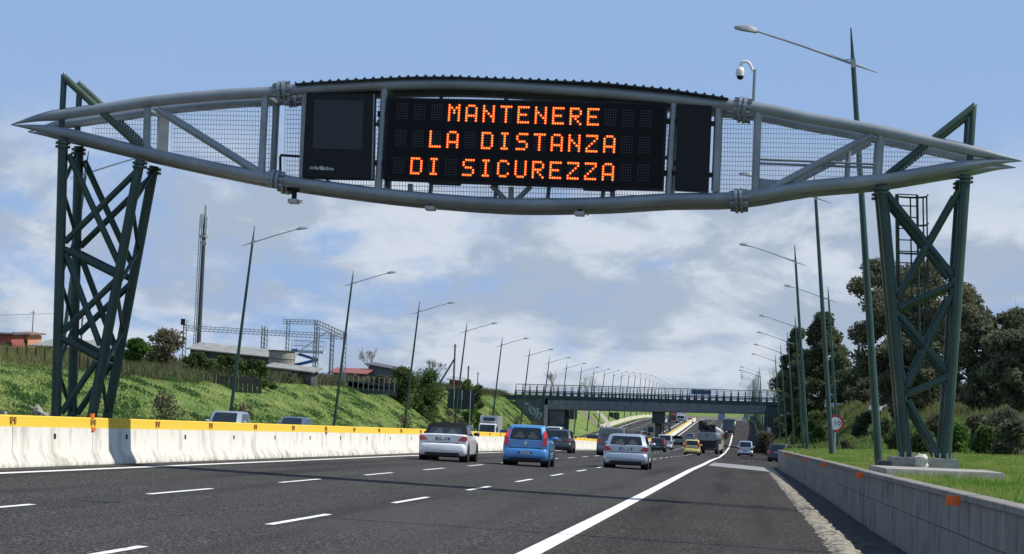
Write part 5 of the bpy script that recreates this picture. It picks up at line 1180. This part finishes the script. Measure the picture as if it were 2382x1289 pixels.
shed('shed','red roofed shed under the metal portal frame',((762,858),(852,862),.5),YC+12,6,mat('red_sheet_roof',(.25,.08,.06),.7),mat('brick_brown',(.16,.1,.07),.8),5,opn(4,.8,1.8))
shed('shed','blue grey shed with a dark sloping roof behind bare bushes',((848,845),(930,860),.15),YC+17,7,mat('dark_roof',(.08,.08,.09),.6),mat('blue_grey_wall',(.14,.18,.21),.7),5.2,opn(3,1.5,2.3,mat('red_panel',(.3,.1,.07),.7)))
shed('small_house','small white and red house behind the brace of the wooden poles',((1038,878),(1072,882),.3),345,5,mat('roof_grey',(.3,.3,.3),.7),mat('red_wall',(.32,.07,.05),.8),6.5,opn(2,.8,1.4))
r=shed('pink_house','pink house with a flat roof at the left edge of the photo',((28,773),(70,778),.1),262,6,mat('rust_roof',(.2,.1,.07),.7),mat('pink_plaster',(.55,.27,.17),.85),6,opn(1,.7,1.3))
shed('pink_house','low red walled house with a dark tiled roof, leftmost building',((-60,774),(32,777),.1),257,6,mat('dark_tiles',(.07,.075,.09),.7),mat('pink_plaster2',(.34,.11,.09),.85),6,opn(3,.9,1.6))
# silo tank
p=S(655,840,YC-20); r=T('water_tank','round pale tank under the end of the long shed roof','tank',(p.x,YC-20,5)); m=MB(); tz=S(655,818,YC-20).z
m.tube([(0,0,0),(0,0,tz-5)],1.35,20); m.build('shell',mat('tank_cream',(.3,.28,.24),.85,var=.25,scale=1.5),r,smooth=True)
m=MB(); m.tube([(0,0,tz-5),(0,0,tz-4.9)],1.45,20); m.build('rim',mtin,r)
m=MB()
for k in range(3): m.tube([(0,0,.8+k),(0,0,.86+k)],1.38,20)
m.build('hoops',mtin,r)
# antenna mast
YM=300; p=S(470,640,YM); zb=6.5; bt=S(462,800,YM); tp_=S(477,498,YM); r=T('antenna_mast','tall slim telecom mast with white antennas behind the long shed','mast',(bt.x,YM,zb))
m=MB(); tq=tp_+Vector((0,0,-2.6)); m.tube([(bt.x,YM,zb),tq,tp_],[.30,.24,.09],10); m.build('pole',mat('mast_dark',(.05,.055,.06),.5),r,smooth=True,world=True)
m=MB(); m.bar((bt.x-.42,YM,zb),tp_+Vector((-.36,0,-.2)),.1); m.bar((bt.x-.66,YM,zb),tp_+Vector((-.6,0,-.2)),.08)
for k in range(40): t_=k/40; q_=Vector((bt.x,YM,zb)).lerp(tp_,t_); m.bar(q_+Vector((-.62,0,0)),q_+Vector((-.38,0,0)),.05)
m.build('cable_ladder',mgalv,r,world=True)
for dx,dz,h in ((.25,-2.5,2.2),(-.35,-1.8,1.8),(.1,-.1,1.2)):
    m=MB(); q_=tp_+Vector((dx,-.1,dz)); m.box(q_.x-.16,q_.x+.2,YM-.3,YM-.1,q_.z,q_.z+h); m.build('panel_antenna',mwp,r,world=True,bevel=.03)
m=MB(); q_=tp_+Vector((0,0,-2.9)); m.tube([q_,q_+Vector((0,0,.25))],.6,12); m.build('platform',mgalv,r,world=True)
m=MB(); q_=tp_+Vector((.1,-.2,-3.6)); m.tube([q_,q_+Vector((0,-.3,0))],.35,12); m.build('dish',mgalv,r,world=True)
# timber utility poles
def upole(label,px,pt,pb,Y,brace=False,rad=.14):
    a=S(px,pt,Y); zb=S(px,pb,Y).z-1.5; r=T('utility_pole',label,'pole',(a.x,Y,zb)); m=MB(); m.tube([(a.x,Y,zb),a],[rad,rad*.7],8); m.build('shaft',mat('old_timber',(.13,.12,.11),.9,var=.3),r,world=True)
    if brace: m=MB(); q=a.lerp(Vector((a.x,Y,zb)),.28); m.tube([q,(a.x-2.6,Y,zb)],[.1,.12],8); m.build('brace',mat('old_timber',(.13,.12,.11)),r,world=True)
    m=MB(); m.bar((a.x-.3,Y-.1,a.z-.3),(a.x+.3,Y-.1,a.z-.3),.06); m.build('crosspiece',mgalv,r,world=True)
upole('tall wooden utility pole with a diagonal brace behind the sign back',1059,800,895,300,True); upole('short utility pole right of the braced one',1090,851,900,340); upole('thin pale utility pole rightmost of three near the bridge',1112,865,905,372,rad=.09)
upole('thin power line pole behind the pink house',78,722,790,280,rad=.07); upole('slim pole seen between the braces of the left tower',192,735,800,275)
m=MB(); pts=[S(-60,735,280),S(78,731,280),S(140,729,282),S(260,738,284)]
m.tube(pts,.02,4); tag(m.build('power_line',mat('cable_black',(.03,.03,.03),.6)),'thin power line strung behind the left tower','cable')
# post fences
def pfence(label,pxs,pt,pb,Y):
    r=T('post_fence',label,'fence',(S(pxs[0],pb,Y).x,Y,S(pxs[0],pb,Y).z-.4)); tops=[]
    for x_ in pxs:
        a=S(x_,pt+(x_-pxs[0])*.03,Y); b=S(x_,pb+(x_-pxs[0])*.03,Y); m=MB(); m.tube([(a.x,Y,b.z-.5),(a.x,Y,a.z)],.05,6); m.build('post',mat('fence_post_brown',(.06,.045,.035),.9),r,world=True); tops.append(a)
    m=MB()
    for dz in (.1,.5,.9,1.3):
        for a,b in zip(tops,tops[1:]): m.bar(a-Vector((0,0,dz)),b-Vector((0,0,dz)),.012)
    m.build('wire',mat('wire_grey',(.2,.2,.2),.5),r,world=True)
pfence('wooden post and wire fence in dry grass above the left embankment',[-5,17,41,62,84,105,127,147,167,187,206,226],806,846,150)
m=MB(); rr=random.Random(9)
r=T('mesh_fence','dark sheet fence at the foot of the hedge on the left crest','fence',(S(500,880,182).x,182,4))
for i in range(16):
    x_=440+i*11; a=S(x_,868+i*.7,182); m=MB(); m.box(a.x-.16,a.x+.15,181.98,182.02,a.z-1.2,a.z+rr.uniform(-.1,.1)); m.build('panel',mat('tar_sheet',(.09,.085,.07),.85,var=.3),r,world=True)
r=T('reed_fence','grey post fence below the red roofed shed on the crest','fence',(S(800,880,252).x,252,5))
for i in range(20):
    x_=690+i*12; a=S(x_,872+i*.6,252); m=MB(); m.box(a.x-.05,a.x+.05,251.95,252.05,a.z-1.3,a.z+.2); m.build('post',mat('grey_post',(.25,.24,.22),.8),r,world=True)
m=MB(); a=S(690,880,252.2); b=S(925,893,252.2); m.add([a,b,b+Vector((0,0,-1)),a+Vector((0,0,-1))],[(0,1,2,3)]); m.prism([a,b,b+Vector((0,0,-1.2)),a+Vector((0,0,-1.2))],(0,.03,0)); m.build('panel',mtin,r,world=True)
# broken planks by the tower
r=T('plank_pile','pile of weathered broken planks beside the left tower foot','debris',(-29.8,100,rz(-29.8,100)))
mw=mat('weathered_white_wood',(.34,.31,.27),.9,var=.3)
for i,(a,b,w_) in enumerate((((68,945),(122,975),.2),((72,955),(110,978),.16),((80,962),(100,962),.3),((70,968),(118,972),.14),((85,944),(88,975),.12))):
    m=MB(); m.bar(atY(*a,100),atY(*b,100)+Vector((0,.3*i,0)),w_,.06+.03*i); m.build('plank',mw,r,world=True)
p=atY(5,968,97); r=T('concrete_post','short grey concrete block at the left edge behind the barrier','block',(p.x,97,.8)); m=MB(); m.box(-.25,.15,-.2,.2,0,p.z-.6); m.build('block',mslab,r,bevel=.02)
# things on the far verge behind the barrier
for i,(px,py,lab) in enumerate(((745,989,'dark red marker box behind the barrier left of the convertible'),(968,993,'brown red marker box above the barrier beside the convertible'),(982,996,'black marker box beside the brown one above the barrier'),(1107,992,'brown red marker post top right of the convertible'))):
    p=atY(px,py,160); m=MB(); m.box(-.18,.18,-.05,.05,-.15,.12); m.box(-.04,.04,-.03,.03,-1.2,-.15); tag(m.build('marker_post',mredr if i!=2 else mblk,loc=p),lab,'marker')
# litter in the gutter
rr=random.Random(21)
for i in range(9):
    y_=25+i*6.5+rr.uniform(-2,2); x_=wallX(y_)-.1-rr.random()*.3
    m=MB(); m.ball((0,0,0),.1+.08*rr.random(),.07+.1*rr.random(),.03,8,4); m.v=[(a*rr.uniform(.7,1.3),b*rr.uniform(.7,1.3),c*rr.uniform(.5,1.6)) for a,b,c in m.v]
    tag(m.build('litter',mat('pale_litter',(.3,.38,.38),.6) if i%2 else mat('grey_rag',(.14,.14,.13),.9),loc=(x_,y_,.0)),'crumpled pale scrap of litter lying in the gutter at the parapet foot' if i%2 else 'crumpled dark rag lying in the gutter at the parapet foot','litter','litter in the gutter' if i%2 else 'rags in the gutter')
m=MB(); 
m=MB(); m.ball((0,0,0),.12,.08,.03,8,5); tag(m.build('litter',mwp,loc=(P(2320,1100).x+.1,52,1.0)),'white scraps of litter lying in the right grass beyond the plinth','litter')
# dirt footpath and concrete channel on the slope beyond the bridge
def onslope(pts,w,name,mt,up=.12):
    m=MB(); vs=[]
    for px,py,Y in pts:
        a=atY(px,py,Y); z=zg(a.x,Y)+up; vs+=[(a.x-w,Y,max(z,a.z)),(a.x+w,Y,max(z,a.z))]
    m.add(vs,[(2*i,2*i+1,2*i+3,2*i+2) for i in range(len(pts)-1)]); return tag(m.build(name,mt),kind='structure')
onslope([(1345,958,570),(1362,972,560),(1378,984,553),(1395,990,550)],1.1,'dirt_path',mat('path_dirt',(.2,.17,.13),.9))
onslope([(1388,952,600),(1400,966,585),(1412,980,572),(1418,995,562)],.5,'drain_path',mat('path_concrete',(.36,.34,.3),.9))
print('objects',len(bpy.data.objects))
